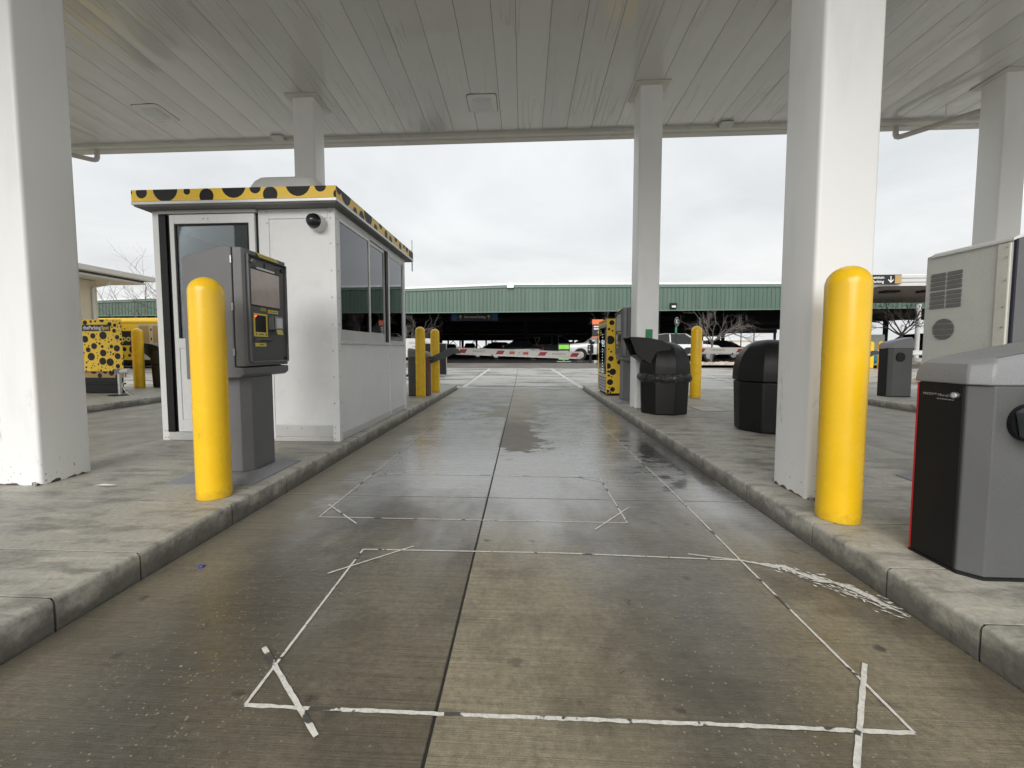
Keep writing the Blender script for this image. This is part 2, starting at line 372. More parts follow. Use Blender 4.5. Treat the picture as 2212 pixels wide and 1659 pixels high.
MT.update(
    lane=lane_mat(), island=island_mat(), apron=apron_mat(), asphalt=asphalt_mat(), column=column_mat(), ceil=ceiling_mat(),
    siding=stripe_siding(), kiosk=kiosk_mat('kiosk_grey_powder_coat', (.135, .138, .144)), kiosk2=kiosk_mat('kiosk_dark_face', (.072, .074, .078)),
    plate=kiosk_mat('base_plate_grey', (.22, .225, .24)), kback=kiosk_mat('kiosk_back_light_grey', (.64, .65, .61)), louvre=pm('louvre_grey', (.16, .16, .16), .6),
    seal=sealant_mat(), line=paintline_mat(), bag=bag_mat(),
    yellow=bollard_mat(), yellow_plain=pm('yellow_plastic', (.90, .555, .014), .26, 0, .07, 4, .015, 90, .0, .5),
    yprint=pm('yellow_print', (.90, .59, .04), .42, 0, .05, 3, 0, 1, .04),
    dot=pm('black_print', (.012, .0115, .011), .5, 0, .15, 3, 0, 1, 0, .3),
    booth=pm('booth_white_enamel', (.80, .81, .81), .38, 0, .05, 2.5, .03, 60, .08),
    alum=pm('aluminium_trim', (.62, .62, .61), .36, .35, .06, 4, 0, 1, .10),
    fascia=pm('canopy_fascia_paint', (.60, .59, .545), .42, 0, .08, 1.5, 0, 1, .15),
    black=pm('black_rubber', (.010, .010, .011), .5, 0, .2, 6, 0, 1, 0, .3),
    binblk=pm('bin_black_plastic', (.0085, .0085, .009), .42, 0, .2, 7, .10, 260, .0, .30),
    dark=pm('dark_interior', (.02, .02, .02), .8),
    gate=kiosk_mat('gate_grey_enamel', (.098, .100, .100)), gatecap=kiosk_mat('gate_cap_grey', (.235, .24, .25)),
    gatepan=pm('gate_black_panel', (.008, .008, .009), .42, 0, .1, 5, .04, 400, .0, .28),
    red=pm('red_trim', (.52, .02, .025), .4), redtape=pm('red_reflective_tape', (.45, .015, .03), .35),
    orange=pm('orange_reflector', (.62, .13, .05), .3),
    arm=pm('arm_white_paint', (.84, .835, .80), .4, 0, .05, 4, 0, 1, .12), armgrey=pm('arm_bracket_grey', (.075, .085, .095), .4, .2),
    white=pm('white_paint', (.78, .78, .77), .45, 0, .04, 4), steel=pm('steel', (.55, .55, .55), .3, .9),
    cream=pm('cream_strip', (.70, .70, .63), .45), navy=pm('dark_gasket', (.012, .010, .028), .5),
    stucco=pm('tan_stucco', (.62, .54, .40), .85, 0, .06, 3, .3, 40, .05), eave=pm('eave_paint', (.62, .60, .55), .55, 0, .05), shingle=pm('roof_shingle', (.10, .095, .09), .9),
    struct_dark=pm('structure_dark_steel', (.022, .022, .023), .7), soffit=pm('structure_deck', (.022, .021, .020), .85),
    floorin=pm('garage_floor', (.025, .025, .025), .6, 0, .2, 1),
    roofmetal=pm('white_roof_edge', (.75, .77, .78), .35), trimgreen=pm('green_trim', (.12, .185, .155), .45),
    bark=pm('bare_bark', (.14, .12, .105), .85, 0, .25, 6), twig=pm('pale_twigs', (.14, .125, .112), .85, 0, .3, 3),
    carwhite=pm('car_white', (.74, .75, .76), .22, 0, .02, 2, 0, 1, .0, .5, 1.), cargrey=pm('car_grey', (.16, .165, .17), .25, .5, .03, 2, 0, 1, 0, .5, 1.),
    carsilver=pm('car_silver', (.42, .43, .44), .25, .6, .03, 2, 0, 1, 0, .5, 1.), cardark=pm('car_dark', (.03, .032, .04), .22, .2, .03, 2, 0, 1, 0, .5, 1.),
    carred=pm('car_red', (.22, .02, .02), .25, .2, .03, 2, 0, 1, 0, .5, 1.), tyre=pm('tyre', (.015, .015, .015), .8), rim=pm('alloy_rim', (.55, .55, .56), .3, .8),
    carglass=pm('car_glass', (.012, .014, .016), .06, 0, .05, 2, 0, 1, 0, .6), lamp=pm('headlamp', (.6, .62, .64), .15), tail=pm('tail_lamp', (.28, .01, .012), .2),
    glass=glassmat('booth_glass'), screen=pm('kiosk_screen', (.50, .42, .385), .10, 0, .10, 9, 0, 1, .12), screen2=pm('kiosk_screen_pale', (.55, .58, .58), .12, 0, .06, 9),
    ylab=pm('yellow_label', (.72, .60, .10), .45, 0, .04), ink=pm('black_ink', (.02, .02, .02), .5), whiteink=pm('white_ink', (.78, .78, .76), .5), greyink=pm('grey_ink', (.30, .30, .30), .5),
    blue=pm('sign_blue', (.015, .09, .22), .45), signblk=pm('sign_black', (.012, .012, .014), .45), green=pm('sign_green', (.03, .24, .10), .5), lime=pm('sign_lime', (.20, .60, .06), .45),
    signorange=pm('sign_orange', (.75, .16, .06), .5), gold=pm('sign_gold', (.42, .28, .11), .5), whitesign=pm('white_board', (.80, .80, .78), .5),
    rock=pm('pale_rock', (.52, .44, .35), .9, 0, .3, 4, .4, 20), lens=pm('light_lens', (.66, .69, .72), .35, 0, .06), pvc=pm('drain_pipe_paint', (.55, .53, .49), .45),
    greenbox=pm('utility_grey_green', (.30, .33, .31), .6), teal=pm('teal_plastic', (.02, .22, .30), .4), ledw=emat('machine_lamp_white', (1, 1, .97), .8), ledr=emat('slot_red_light', (1, .05, .02), 2.5),
    capblue=pm('blue_cap', (.02, .05, .30), .3), hill=pm('dry_grass', (.40, .34, .22), .9), farwall=pm('far_pale_wall', (.62, .60, .56), .8),
)

# ------------------------------------------------------------------ mesh helpers
class MB:
    def __init__(s): s.v = []; s.f = []; s.mi = []; s.cur = 0
    def add(s, vs, fs):
        o = len(s.v); s.v += [tuple(p) for p in vs]; s.f += [tuple(i + o for i in f) for f in fs]; s.mi += [s.cur] * len(fs); return s
    def box(s, x0, x1, y0, y1, z0, z1):
        return s.add([(x0, y0, z0), (x1, y0, z0), (x1, y1, z0), (x0, y1, z0), (x0, y0, z1), (x1, y0, z1), (x1, y1, z1), (x0, y1, z1)],
                     [(0, 3, 2, 1), (4, 5, 6, 7), (0, 1, 5, 4), (1, 2, 6, 5), (2, 3, 7, 6), (3, 0, 4, 7)])
    def prism(s, poly, axis, a, b):
        """poly in the two remaining axes (order x,y,z without axis), extruded from a to b along axis"""
        n = len(poly)
        def P(p, t): return {'x': (t, p[0], p[1]), 'y': (p[0], t, p[1]), 'z': (p[0], p[1], t)}[axis]
        vs = [P(p, a) for p in poly] + [P(p, b) for p in poly]
        fs = [tuple(range(n)), tuple(range(2 * n - 1, n - 1, -1))] + [(i, i + n, (i + 1) % n + n, (i + 1) % n) for i in range(n)]
        return s.add(vs, fs)
    def loft(s, rings, caps=True, closed=True):
        n = len(rings[0]); vs = [p for r in rings for p in r]; fs = []
        for k in range(len(rings) - 1):
            for i in range(n if closed else n - 1):
                j = (i + 1) % n
                fs.append((k * n + i, k * n + j, (k + 1) * n + j, (k + 1) * n + i))
        if caps: fs += [tuple(range(n - 1, -1, -1)), tuple((len(rings) - 1) * n + i for i in range(n))]
        return s.add(vs, fs)
    def lathe(s, prof, seg=32, c=(0, 0), rot=0.):
        rings = [[(c[0] + r * math.cos(rot + 2 * PI * i / seg), c[1] + r * math.sin(rot + 2 * PI * i / seg), z) for i in range(seg)] for r, z in prof]
        return s.loft(rings)
    def tube(s, path, r, seg=8, r2=None):
        path = [Vector(p) for p in path]; n = len(path); rings = []
        up = Vector((0, 0, 1)); pu = None
        for k, p in enumerate(path):
            d = (path[min(k + 1, n - 1)] - path[max(k - 1, 0)]).normalized()
            if pu is None:
                a = d.cross(up if abs(d.z) < .9 else Vector((1, 0, 0))).normalized()
            else:
                a = (pu - d * pu.dot(d)).normalized()
            pu = a; b = d.cross(a)
            rr = r if r2 is None else r + (r2 - r) * k / max(1, n - 1)
            rings.append([tuple(p + a * rr * math.cos(2 * PI * i / seg) + b * rr * math.sin(2 * PI * i / seg)) for i in range(seg)])
        return s.loft(rings)
    def cyl(s, p0, p1, r, seg=16): return s.tube([p0, p1], r, seg)

def mesh_of(name, mb, mats, off=(0, 0, 0)):
    me = bpy.data.meshes.new(name)
    me.from_pydata([(v[0] - off[0], v[1] - off[1], v[2] - off[2]) for v in mb.v], [], mb.f)
    for m in mats: me.materials.append(MT[m] if isinstance(m, str) else m)
    if len(mats) > 1: me.polygons.foreach_set('material_index', mb.mi)
    bm = bmesh.new(); bm.from_mesh(me); bmesh.ops.recalc_face_normals(bm, faces=bm.faces); bm.to_mesh(me); bm.free()
    return me

def obj(name, mb, mats, parent=None, world=False, bevel=0., smooth=None, loc=None):
    """one mesh object; world=True: the vertices are world coordinates and the parent stands unrotated"""
    if not isinstance(mats, (list, tuple)): mats = [mats]
    off = (0, 0, 0)
    if world and parent is not None:
        p = parent
        while p.parent: p = p.parent
        off = p.location
    me = mesh_of(name, mb, mats, off)
    o = bpy.data.objects.new(name, me); C.objects.link(o)
    if parent is not None: o.parent = parent
    if loc is not None: o.location = loc
    if bevel > 0:
        b = o.modifiers.new('bevel', 'BEVEL'); b.width = bevel; b.segments = 2; b.limit_method = 'ANGLE'; b.angle_limit = R(35)
    if smooth is not None:
        me.shade_smooth(); me.set_sharp_from_angle(angle=R(smooth))
    return o

def tag(o, label=None, cat=None, group=None, kind=None):
    for k, v in (('label', label), ('category', cat), ('group', group), ('kind', kind)):
        if v: o[k] = v
    return o
def thing(name, loc, label, cat, group=None, rz=0.):
    o = bpy.data.objects.new(name, None); C.objects.link(o); o.empty_display_size = .1
    o.location = loc; o.rotation_euler = (0, 0, rz)
    return tag(o, label, cat, group)
def copy_tree(o, parent=None):
    c = o.copy(); C.objects.link(c)
    if parent is not None: c.parent = parent
    for ch in [q for q in bpy.data.objects if q.parent == o]: copy_tree(ch, c)
    return c
def bx(name, mat, parent, x0, x1, y0, y1, z0, z1, world=True, bevel=0.):
    return obj(name, MB().box(x0, x1, y0, y1, z0, z1), mat, parent, world, bevel)

def text(body, size, mat, parent, origin, right, up, name='lettering', align='CENTER', ext=.0008, sx=1., world=True, bold=0.):
    """flat lettering lying on a surface: origin, reading direction and up direction in (parent's) space"""
    cu = bpy.data.curves.new('t', 'FONT'); cu.body = body; cu.size = size; cu.align_x = align; cu.align_y = 'CENTER'; cu.extrude = ext; cu.resolution_u = 2
    cu.offset = bold
    t = bpy.data.objects.new('t', cu); C.objects.link(t)
    dg = bpy.context.evaluated_depsgraph_get()
    me = bpy.data.meshes.new_from_object(t.evaluated_get(dg)); me.name = name
    bpy.data.objects.remove(t); bpy.data.curves.remove(cu)
    rt, u = Vector(right).normalized(), Vector(up).normalized(); nrm = rt.cross(u)
    og = Vector(origin)
    if world and parent is not None:
        p = parent
        while p.parent: p = p.parent
        og = og - p.location
    for v in me.vertices:
        q = og + rt * v.co.x * sx + u * v.co.y + nrm * (v.co.z + ext); v.co = q
    me.materials.clear(); me.materials.append(MT[mat])
    o = bpy.data.objects.new(name, me); C.objects.link(o); o.parent = parent
    return o

def dotted(mb, w, h, dots, place, m_bg=0, m_dot=1, seg=22):
    """rectangle w x h whose faces are cut along the outlines of round spots; place(u, v) -> 3D point"""
    vs = [Vector((0, 0)), Vector((w, 0)), Vector((w, h)), Vector((0, h))]; es = [(0, 1), (1, 2), (2, 3), (3, 0)]
    for (cx, cy, r) in dots:
        k = len(vs)
        sg = seg if r > .03 else 14
        vs += [Vector((cx + r * math.cos(2 * PI * i / sg), cy + r * math.sin(2 * PI * i / sg))) for i in range(sg)]
        es += [(k + i, k + (i + 1) % sg) for i in range(sg)]
    ov, oe, of, *_ = delaunay_2d_cdt(vs, es, [], 0, 1e-5)
    vl = [place(p.x, p.y) for p in ov]; base = len(mb.v); mb.v += [tuple(p) for p in vl]
    e = 1e-4
    for f in of:
        cx = sum(ov[i].x for i in f) / len(f); cy = sum(ov[i].y for i in f) / len(f)
        if cx < -e or cx > w + e or cy < -e or cy > h + e: continue
        if any(ov[i].x < -e or ov[i].x > w + e or ov[i].y < -e or ov[i].y > h + e for i in f): continue
        ind = any((cx - a) ** 2 + (cy - b) ** 2 < r * r for a, b, r in dots)
        mb.f.append(tuple(i + base for i in f)); mb.mi.append(m_dot if ind else m_bg)
    return mb

def scatter_dots(w, h, n, rmin, rmax, seed, gap=.012, keep=(), ds=None):
    rr = random.Random(seed); ds = list(ds or [])
    for _ in range(n * 90):
        if len(ds) >= n: break
        r = rmin + (rmax - rmin) * rr.random() ** 1.8
        x, y = rr.uniform(-r * .4, w + r * .4), rr.uniform(-r * .4, h + r * .4)
        if all(math.hypot(x - a, y - b) > r + c + gap for a, b, c in ds) and not any(k[0] - r < x < k[1] + r and k[2] - r < y < k[3] + r for k in keep):
            ds.append((x, y, r))
    return ds

# ================================================================== SETTING: ground, lanes, islands
def gz(y): return 0. if y < 12 else (.3 * (y - 12) / 13. if y < 25 else .3)
ZI = .13                                                     # island height above the lane

mb = MB()
ys = [-70, 12, 25, 60, 140, 400, 1500]
for a, b in zip(ys[:-1], ys[1:]):
    mb.add([(-900, a, gz(a) - .03), (900, a, gz(a) - .03), (900, b, gz(b) - .03), (-900, b, gz(b) - .03)], [(0, 1, 2, 3)])
tag(obj('ground', mb, 'asphalt'), kind='structure')

def slab(name, x0, x1, y0, y1, mat, parent, ch=.003, gap=.0045, th=.06):
    x0 += gap; x1 -= gap; y0 += gap * 1.7; y1 -= gap * 1.7
    def q(xa, xb, ya, yb, dz): return [(xa, ya, gz(ya) + dz), (xb, ya, gz(ya) + dz), (xb, yb, gz(yb) + dz), (xa, yb, gz(yb) + dz)]
    m = MB().loft([q(x0, x1, y0, y1, -th), q(x0, x1, y0, y1, -ch), q(x0 + ch, x1 - ch, y0 + ch, y1 - ch, 0)])
    return obj(name, m, mat, parent, True)

LY = [-9, -5.4, -1.2, 2.98, 6.38, 7.85, 9.4, 11.6]
for nm, xe in (('lane', [-1.80, -.26, 1.58]), ('lane', [-7.50, -5.82, -3.87]), ('lane', [3.42, 4.72, 6.63])):
    base = tag(obj(nm, MB().box(xe[0], xe[-1], LY[0], LY[-1], -.2, -.005), 'dark'), kind='structure')
    for xa, xb in zip(xe[:-1], xe[1:]):
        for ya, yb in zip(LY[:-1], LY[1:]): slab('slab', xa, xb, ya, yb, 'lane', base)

apx = [-26, -22, -18, -14, -10.6, -7.5, -5.82, -3.87, -1.80, -.26, 1.58, 3.42, 4.72, 6.63, 8.9, 12, 16, 20, 24]
apron = tag(obj('forecourt_pavement', MB().add([(-26, 11.6, -.022), (24, 11.6, -.022), (24, 12, -.022), (24, 19.9, gz(19.9) - .022), (-26, 19.9, gz(19.9) - .022), (-26, 12, -.022)], [(0, 1, 2, 5), (5, 2, 3, 4)]), 'asphalt'), kind='structure')
for xa, xb in zip(apx[:-1], apx[1:]):
    for ya, yb in ((11.6, 15.6), (15.6, 19.9)): slab('slab', xa, xb, ya, yb, 'apron', apron, gap=.006, th=.05)
ap2 = tag(obj('side_pavement', MB().add([(-26, -9, -.022), (-10.6, -9, -.022), (-10.6, 11.6, -.022), (-26, 11.6, -.022)], [(0, 1, 2, 3)]).add([(8.9, -9, -.022), (24, -9, -.022), (24, 11.6, -.022), (8.9, 11.6, -.022)], [(0, 1, 2, 3)]), 'apron'), kind='structure')

def island(name, x0, x1, ye):
    base = tag(obj(name, MB().box(x0 + .014, x1 - .014, ye[0] + .05, ye[-1] - .05, -.15, ZI - .004), 'dark'), kind='structure')
    r = .020
    for ya, yb in zip(ye[:-1], ye[1:]):
        ya += .005; yb -= .005
        prof = [(x0 + .006, -.06), (x0, .02), (x0, ZI - r)] + [(x0 + r - r * math.cos(a), ZI - r + r * math.sin(a)) for a in (PI / 6, PI / 3, PI / 2)] \
            + [(x1 - r + r * math.cos(a), ZI - r + r * math.sin(a)) for a in (PI / 2, PI / 3, PI / 6)] + [(x1, ZI - r), (x1, .02), (x1 - .006, -.06)]
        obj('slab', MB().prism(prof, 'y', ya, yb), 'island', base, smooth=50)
    return base
island('kerbed_island', -3.87, -1.80, [-9, -5, -2.2, -.6, .55, 1.45, 1.81, 2.43, 3.02, 4.69, 6.4, 8.05, 9.9, 11.17])
island('kerbed_island', 1.58, 3.42, [-9, -5, -2.4, -.5, .9, 1.477, 1.85, 2.32, 3.0, 4.81, 6.6, 8.6, 10.1, 11.15])
island('kerbed_island', -10.6, -7.50, [-9, -4, 0, 3, 5.3, 7.35, 9.9, 11.2])
island('kerbed_island', 6.63, 8.90, [-9, -4, 0, 3, 5.3, 7.95, 9.6, 11.2])

# sealed saw cuts of the vehicle loops, each cut a strip on the lane
lane0 = bpy.data.objects['lane']
def cut(pts, w=.010, mat='seal', jit=.14, z=.002, seed=0):
    rr = random.Random(seed + len(pts) * 13 + int(pts[0][0] * 1000)); m = MB(); L = []
    for (a, b) in zip(pts[:-1], pts[1:]):
        a, b = Vector(a), Vector(b); n = max(2, int((b - a).length / .02)); d = (b - a).normalized(); pn = Vector((-d.y, d.x))
        for k in range(n + (b == Vector(pts[-1]))):
            p = a + (b - a) * k / n; wl = w * .5 * (1 + rr.uniform(-jit, jit)); wr = w * .5 * (1 + rr.uniform(-jit, jit))
            L.append((p + pn * wl, p - pn * wr))
    vs = [(p.x, p.y, z) for ab in L for p in ab]
    m.add(vs, [(2 * i, 2 * i + 1, 2 * i + 3, 2 * i + 2) for i in range(len(L) - 1)])
    return obj('sealant_line', m, mat, lane0)
cut([(-.844, 1.161), (-.309, 1.162), (.559, 1.171), (1.098, 1.172)], 0.0129, jit=.3, z=.0020)
cut([(-.865, 2.152), (.2, 2.165), (1.127, 2.135)], 0.0099, z=.0024)
cut([(-.844, 1.161), (-.855, 1.65), (-.865, 2.152)], 0.0106, z=.0028)
cut([(1.098, 1.172), (1.101, 1.35), (1.108, 2.131), (1.131, 3.304), (1.08, 7.49)], 0.0099, z=.0032)
cut([(-.939, 1.401), (-.577, 1.072)], 0.0160, z=.0036); cut([(-.942, 1.901), (-.60, 2.20)], 0.0091, z=.0040)
cut([(1.17, 1.435), (.86, 1.063), (.83, .98)], 0.0144, z=.0036); cut([(.868, 2.186), (1.12, 2.13), (1.42, 1.98)], 0.0106, jit=.3, z=.0040)
for q in range(5):
    cut([(1.12 + q * .03, 2.13 - q * .012), (1.25 + .01 * q, 2.06 + .008 * q), (1.36, 2.0 - .012 * q), (1.44 + .006 * q, 1.93), (1.50, 1.83 + .016 * q), (1.545 - .012 * q, 1.72 + .02 * q)], .011 + .004 * (q % 3), jit=.85, z=.0044 + .0003 * q, seed=q)
m = MB(); rr = random.Random(77)
for k in range(150):
    t = rr.random() ** .7; cx, cy = 1.22 + .33 * t + rr.gauss(0, .012 + .02 * t), 2.08 - .12 * t - .24 * t * t + rr.gauss(0, .02 + .02 * t)
    a = rr.uniform(-1.1, -.2); L_, w_ = rr.uniform(.008, .045), rr.uniform(.002, .006); dx, dy = math.cos(a) * L_, math.sin(a) * L_
    if cx + dx > 1.57: continue
    m.add([(cx, cy, .0065), (cx + dx * .5 - dy * w_ / L_, cy + dy * .5 + dx * w_ / L_, .0065), (cx + dx, cy + dy, .0065), (cx + dx * .5 + dy * w_ / L_, cy + dy * .5 - dx * w_ / L_, .0065)], [(0, 1, 2, 3)])
tag(obj('sealant_flakes', m, 'whitesign', lane0), kind='stuff')
cut([(-1.317, 2.567), (.646, 2.574)], 0.0084, z=.0020); cut([(.646, 2.574), (.64, 3.494)], 0.0091, z=.0024); cut([(.64, 3.494), (-.25, 3.51), (-1.254, 3.518)], 0.0084, z=.0028)
cut([(-1.317, 2.567), (-1.30, 4.2), (-1.304, 6.386)], 0.0091, z=.0032)
cut([(-1.358, 2.783), (-1.034, 2.474)], 0.0106, z=.0036); cut([(.718, 2.829), (.428, 2.463)], 0.0099, z=.0036)
cut([(.41, 3.53), (.68, 3.36)], 0.0084, z=.0040); cut([(-1.36, 3.36), (-1.02, 3.58)], 0.0084, z=.0040)
cut([(-.83, 7.9), (-.84, 7.3)], 0.0091, z=.0020); cut([(-1.30, 6.7), (-1.29, 10.2)], 0.0076, z=.0024); cut([(.93, 9.2), (.95, 8.5)], 0.0076, z=.0024)

# painted hatch areas beyond the island ends
def paint(pts, w=.10):
    for a, b in zip(pts[:-1], pts[1:]):
        a, b = Vector(a), Vector(b); d = (b - a).normalized(); pn = Vector((-d.y, d.x)) * w / 2
        n = max(1, int((b - a).length / 1.0)); m = MB()
        for k in range(n):
            p, q = a + (b - a) * k / n, a + (b - a) * (k + 1) / n
            cs = [p + pn, p - pn, q - pn, q + pn]
            m.add([(c.x, c.y, gz(c.y) + .005 + .001 * (w > .09)) for c in cs], [(0, 1, 2, 3)])
        obj('painted_line', m, 'line', apron)
paint([(-1.72, 11.7), (-1.58, 19.6)], .13); paint([(-1.58, 19.55), (-3.6, 19.75)], .10); paint([(-3.75, 11.7), (-3.75, 19.7)], .10)
for y in (12.4, 13.5, 14.6, 15.9, 17.2, 18.5): paint([(-3.7, y - .15), (-1.76, y + .15)], .09)
paint([(1.64, 11.8), (1.30, 19.4)], .13); paint([(1.3, 19.45), (2.4, 19.75), (3.5, 19.5)], .10); paint([(3.36, 11.7), (3.5, 19.5)], .10)
for y in (12.6, 14.0, 15.5, 17.0, 18.4): paint([(1.62, y - .1), (3.34, y + .15)], .08)
for x in (6.7, 8.7): paint([(x, 11.7), (x, 19.5)], .10)
for y in (13, 15, 17): paint([(6.8, y), (8.65, y + .3)], .08)

# ================================================================== CANOPY
CZ = lambda y: 5.09 - .04 * (y - 7.9)
Y0, Y1 = -1.9, 7.9
can = thing('canopy', (-.9, 3.0, 0), 'white entrance canopy with planked metal ceiling on square white columns over the lanes', 'canopy')
xs = [-.402, -.104, .333]
while xs[-1] < 12.4: xs.append(xs[-1] + .442)
while xs[0] > -13.6: xs.insert(0, xs[0] - .444)
for xa, xb in zip(xs[:-1], xs[1:]):
    xa += .002; xb -= .002; c = .003
    sag = .003 + .004 * random.random(); wv = random.uniform(0, 6); m = MB(); nx = 8; rings = []
    for ky in range(21):
        y = Y0 + (Y1 - Y0) * ky / 20; z = CZ(y)
        ring = [(xa, y, z + .03), (xa, y, z + c)]
        for kx in range(nx + 1):
            t = kx / nx; dd = 4 * t * (1 - t)
            ring.append((xa + c + (xb - xa - 2 * c) * t, y, z - dd * (sag + .0022 * math.sin(wv + y * 1.9) + .0016 * math.sin(wv * 2 + y * 4.3))))
        ring += [(xb, y, z + c), (xb, y, z + .03)]
        rings.append(ring)
    m.loft(rings)
    obj('ceiling_panel', m, 'ceil', can, True, smooth=25)
XA, XB = xs[0], xs[-1]
m = MB().prism([(Y0 - .3, CZ(Y0) + .10), (Y1 + .2, CZ(Y1) + .10), (Y1 + .2, CZ(Y1) + 1.0), (Y0 - .3, CZ(Y1) + 1.0)], 'x', XA, XB)
obj('roof_deck', m, 'dark', can, True)
# edge trims: inner channel, gutter lip and outer fascia
obj('edge_channel', MB().prism([(Y1 + .006, CZ(Y1) + .08), (Y1 + .006, CZ(Y1) - .05), (Y1 + .02, CZ(Y1) - .062), (Y1 + .10, CZ(Y1) - .062), (Y1 + .10, CZ(Y1) + .08)], 'x', XA, XB), 'fascia', can, True)
obj('gutter', MB().prism([(Y1 + .103, CZ(Y1) + .05), (Y1 + .103, CZ(Y1) - .035), (Y1 + .13, CZ(Y1) - .075), (Y1 + .26, CZ(Y1) - .075), (Y1 + .27, CZ(Y1) - .06), (Y1 + .27, CZ(Y1) + .05)], 'x', XA, XB), 'fascia', can, True)
obj('fascia', MB().box(XA - .1, XB + .1, Y1 + .275, Y1 + .31, CZ(Y1) - .06, CZ(Y1) + 1.02), 'fascia', can, True)
obj('fascia', MB().box(XA - .1, XB + .1, Y0 - .34, Y0 - .305, CZ(Y0) - .06, CZ(Y1) + 1.02), 'fascia', can, True)
for xx in (XA - .1, XB + .065): obj('fascia', MB().box(xx, xx + .035, Y0 - .30, Y1 + .27, CZ(Y1) - .06, CZ(Y1) + 1.02), 'fascia', can, True)
for xj in (-8.2, -2.63, 2.95, 8.6):        # splice marks of the edge channel
    obj('splice_cover', MB().box(xj, xj + .07, Y1 - .002, Y1 + .004, CZ(Y1) - .052, CZ(Y1) - .004), 'fascia', can, True)
def rounded_sq(cx, cy, h, r, n=4):
    P = []
    for (sx, sy, a0) in ((1, 1, 0), (-1, 1, PI / 2), (-1, -1, PI), (1, -1, 1.5 * PI)):
        for k in range(n + 1):
            a = a0 + k * PI / 2 / n; P.append((cx + sx * (h - r) + r * math.cos(a), cy + sy * (h - r) + r * math.sin(a)))
    return P
for (cx, cy) in ((-3.56, 2.87), (1.955, 2.86), (-3.54, 6.91), (1.955, 6.91), (7.22, 6.91), (-9.15, 6.91), (7.30, 2.87), (-9.15, 2.87)):
    col = obj('column', MB().prism(rounded_sq(cx, cy, .175, .024), 'z', ZI - .02, CZ(cy) + .02), 'column', can, True, smooth=30)
    z = CZ(cy)
    def fl(h, y0, y1, zz): return [(cx - h, y0, CZ(y0) - zz), (cx + h, y0, CZ(y0) - zz), (cx + h, y1, CZ(y1) - zz), (cx - h, y1, CZ(y1) - zz)]
    obj('flange', MB().loft([fl(.26, cy - .26, cy + .26, .022), fl(.26, cy - .26, cy + .26, .002)]), 'fascia', col, True, bevel=.006)
    if cy < 5 and abs(cx) < 5 or cx == 1.955:
        for sx, sy in ((-1, -1), (1, -1), (-1, 1)): obj('base_bolt', MB().lathe([(.012, ZI), (.012, ZI + .02), (.006, ZI + .022)], 8, (cx + sx * .15, cy + sy * .19)), 'steel', col, True)
obj('notice_plate', MB().box(1.925, 2.035, 6.730, 6.7345, 1.10, 1.395), 'green', can, True)
# recessed ceiling lights
for (lx, ly) in ((-.68, 7.07), (-6.27, 7.02), (5.1, 2.4), (-6.27, 2.4), (-.68, 2.0), (5.1, 7.07)):
    ring = lambda h, zz: [(x_, y_, CZ(y_) - zz) for x_, y_ in rounded_sq(lx, ly, h, h * .22, 3)]
    f = obj('light_fixture', MB().loft([ring(.235, .001), ring(.235, .012), ring(.225, .018), ring(.150, .018)]), 'white', can, True, smooth=30)
    obj('dark_gap', MB().loft([ring(.243, .0005), ring(.243, .006), ring(.2355, .006)]), 'black', f, True)  # black ring modelled in place of the shadow gap round the frame
    obj('lens', MB().loft([ring(.148, .010), ring(.145, .034), ring(.125, .044), ring(.06, .048), ring(.01, .049)]), 'lens', f, True, smooth=50)
# small flood lights on the edge channel
for lx in (-4.62, 3.58):
    f = obj('flood_light', MB().prism([(Y1 + .0, CZ(Y1) + .005), (Y1 - .12, CZ(Y1) - .01), (Y1 - .12, CZ(Y1) - .05), (Y1 - .02, CZ(Y1) - .075), (Y1 + .0, CZ(Y1) - .07)], 'x', lx - .11, lx + .11), 'fascia', can, True, bevel=.006)
    obj('lens', MB().box(lx - .09, lx + .09, Y1 - .1215, Y1 - .1195, CZ(Y1) - .045, CZ(Y1) - .012), 'lens', f, True)
# drain pipes from the gutter into the columns
for px_, py_, tx, ty in ((6.62, 8.05, 7.22, 7.07), (-8.45, 8.05, -9.15, 7.07)):
    p = Vector((px_, py_, 5.02)); q = Vector((px_, py_, 4.83)); e = Vector((tx, ty, 4.80))
    d = (e - q).normalized()
    path = [p, q + Vector((0, 0, .07)), q + Vector((0, 0, .025)) + d * .015, q + d * .05 + Vector((0, 0, .004)), q + d * .10, e]
    dp = obj('drain_pipe', MB().tube(path, .043, 12), 'pvc', can, True, smooth=60)
    h = q.lerp(e, .55); obj('pipe_hanger', MB().tube([h + Vector((0, 0, .03)), (h.x, h.y, CZ(h.y) + .0)], .007, 6), 'steel', dp, True)

# ================================================================== BOOTH
BX0, BX1, BY0, BY1, BZ1 = -3.81, -1.89, 4.16, 6.62, 2.50
booth = thing('attendant_booth', (-2.85, 5.39, ZI), 'white metal attendant booth with black-spotted yellow roof band beside the lane', 'booth')
T = .05
B = lambda n, m, *a, **k: bx(n, m, booth, *a, **k)
B('floor_pan', 'alum', BX0 + .02, BX1 - .02, BY0 + .02, BY1 - .02, ZI, ZI + .07)
# corner posts
for cx, cy in ((BX0, BY0), (BX1 - .075, BY0), (BX0, BY1 - .075), (BX1 - .075, BY1 - .075)):
    B('corner_post', 'booth', cx, cx + .075, cy, cy + .075, ZI, BZ1, bevel=.004)
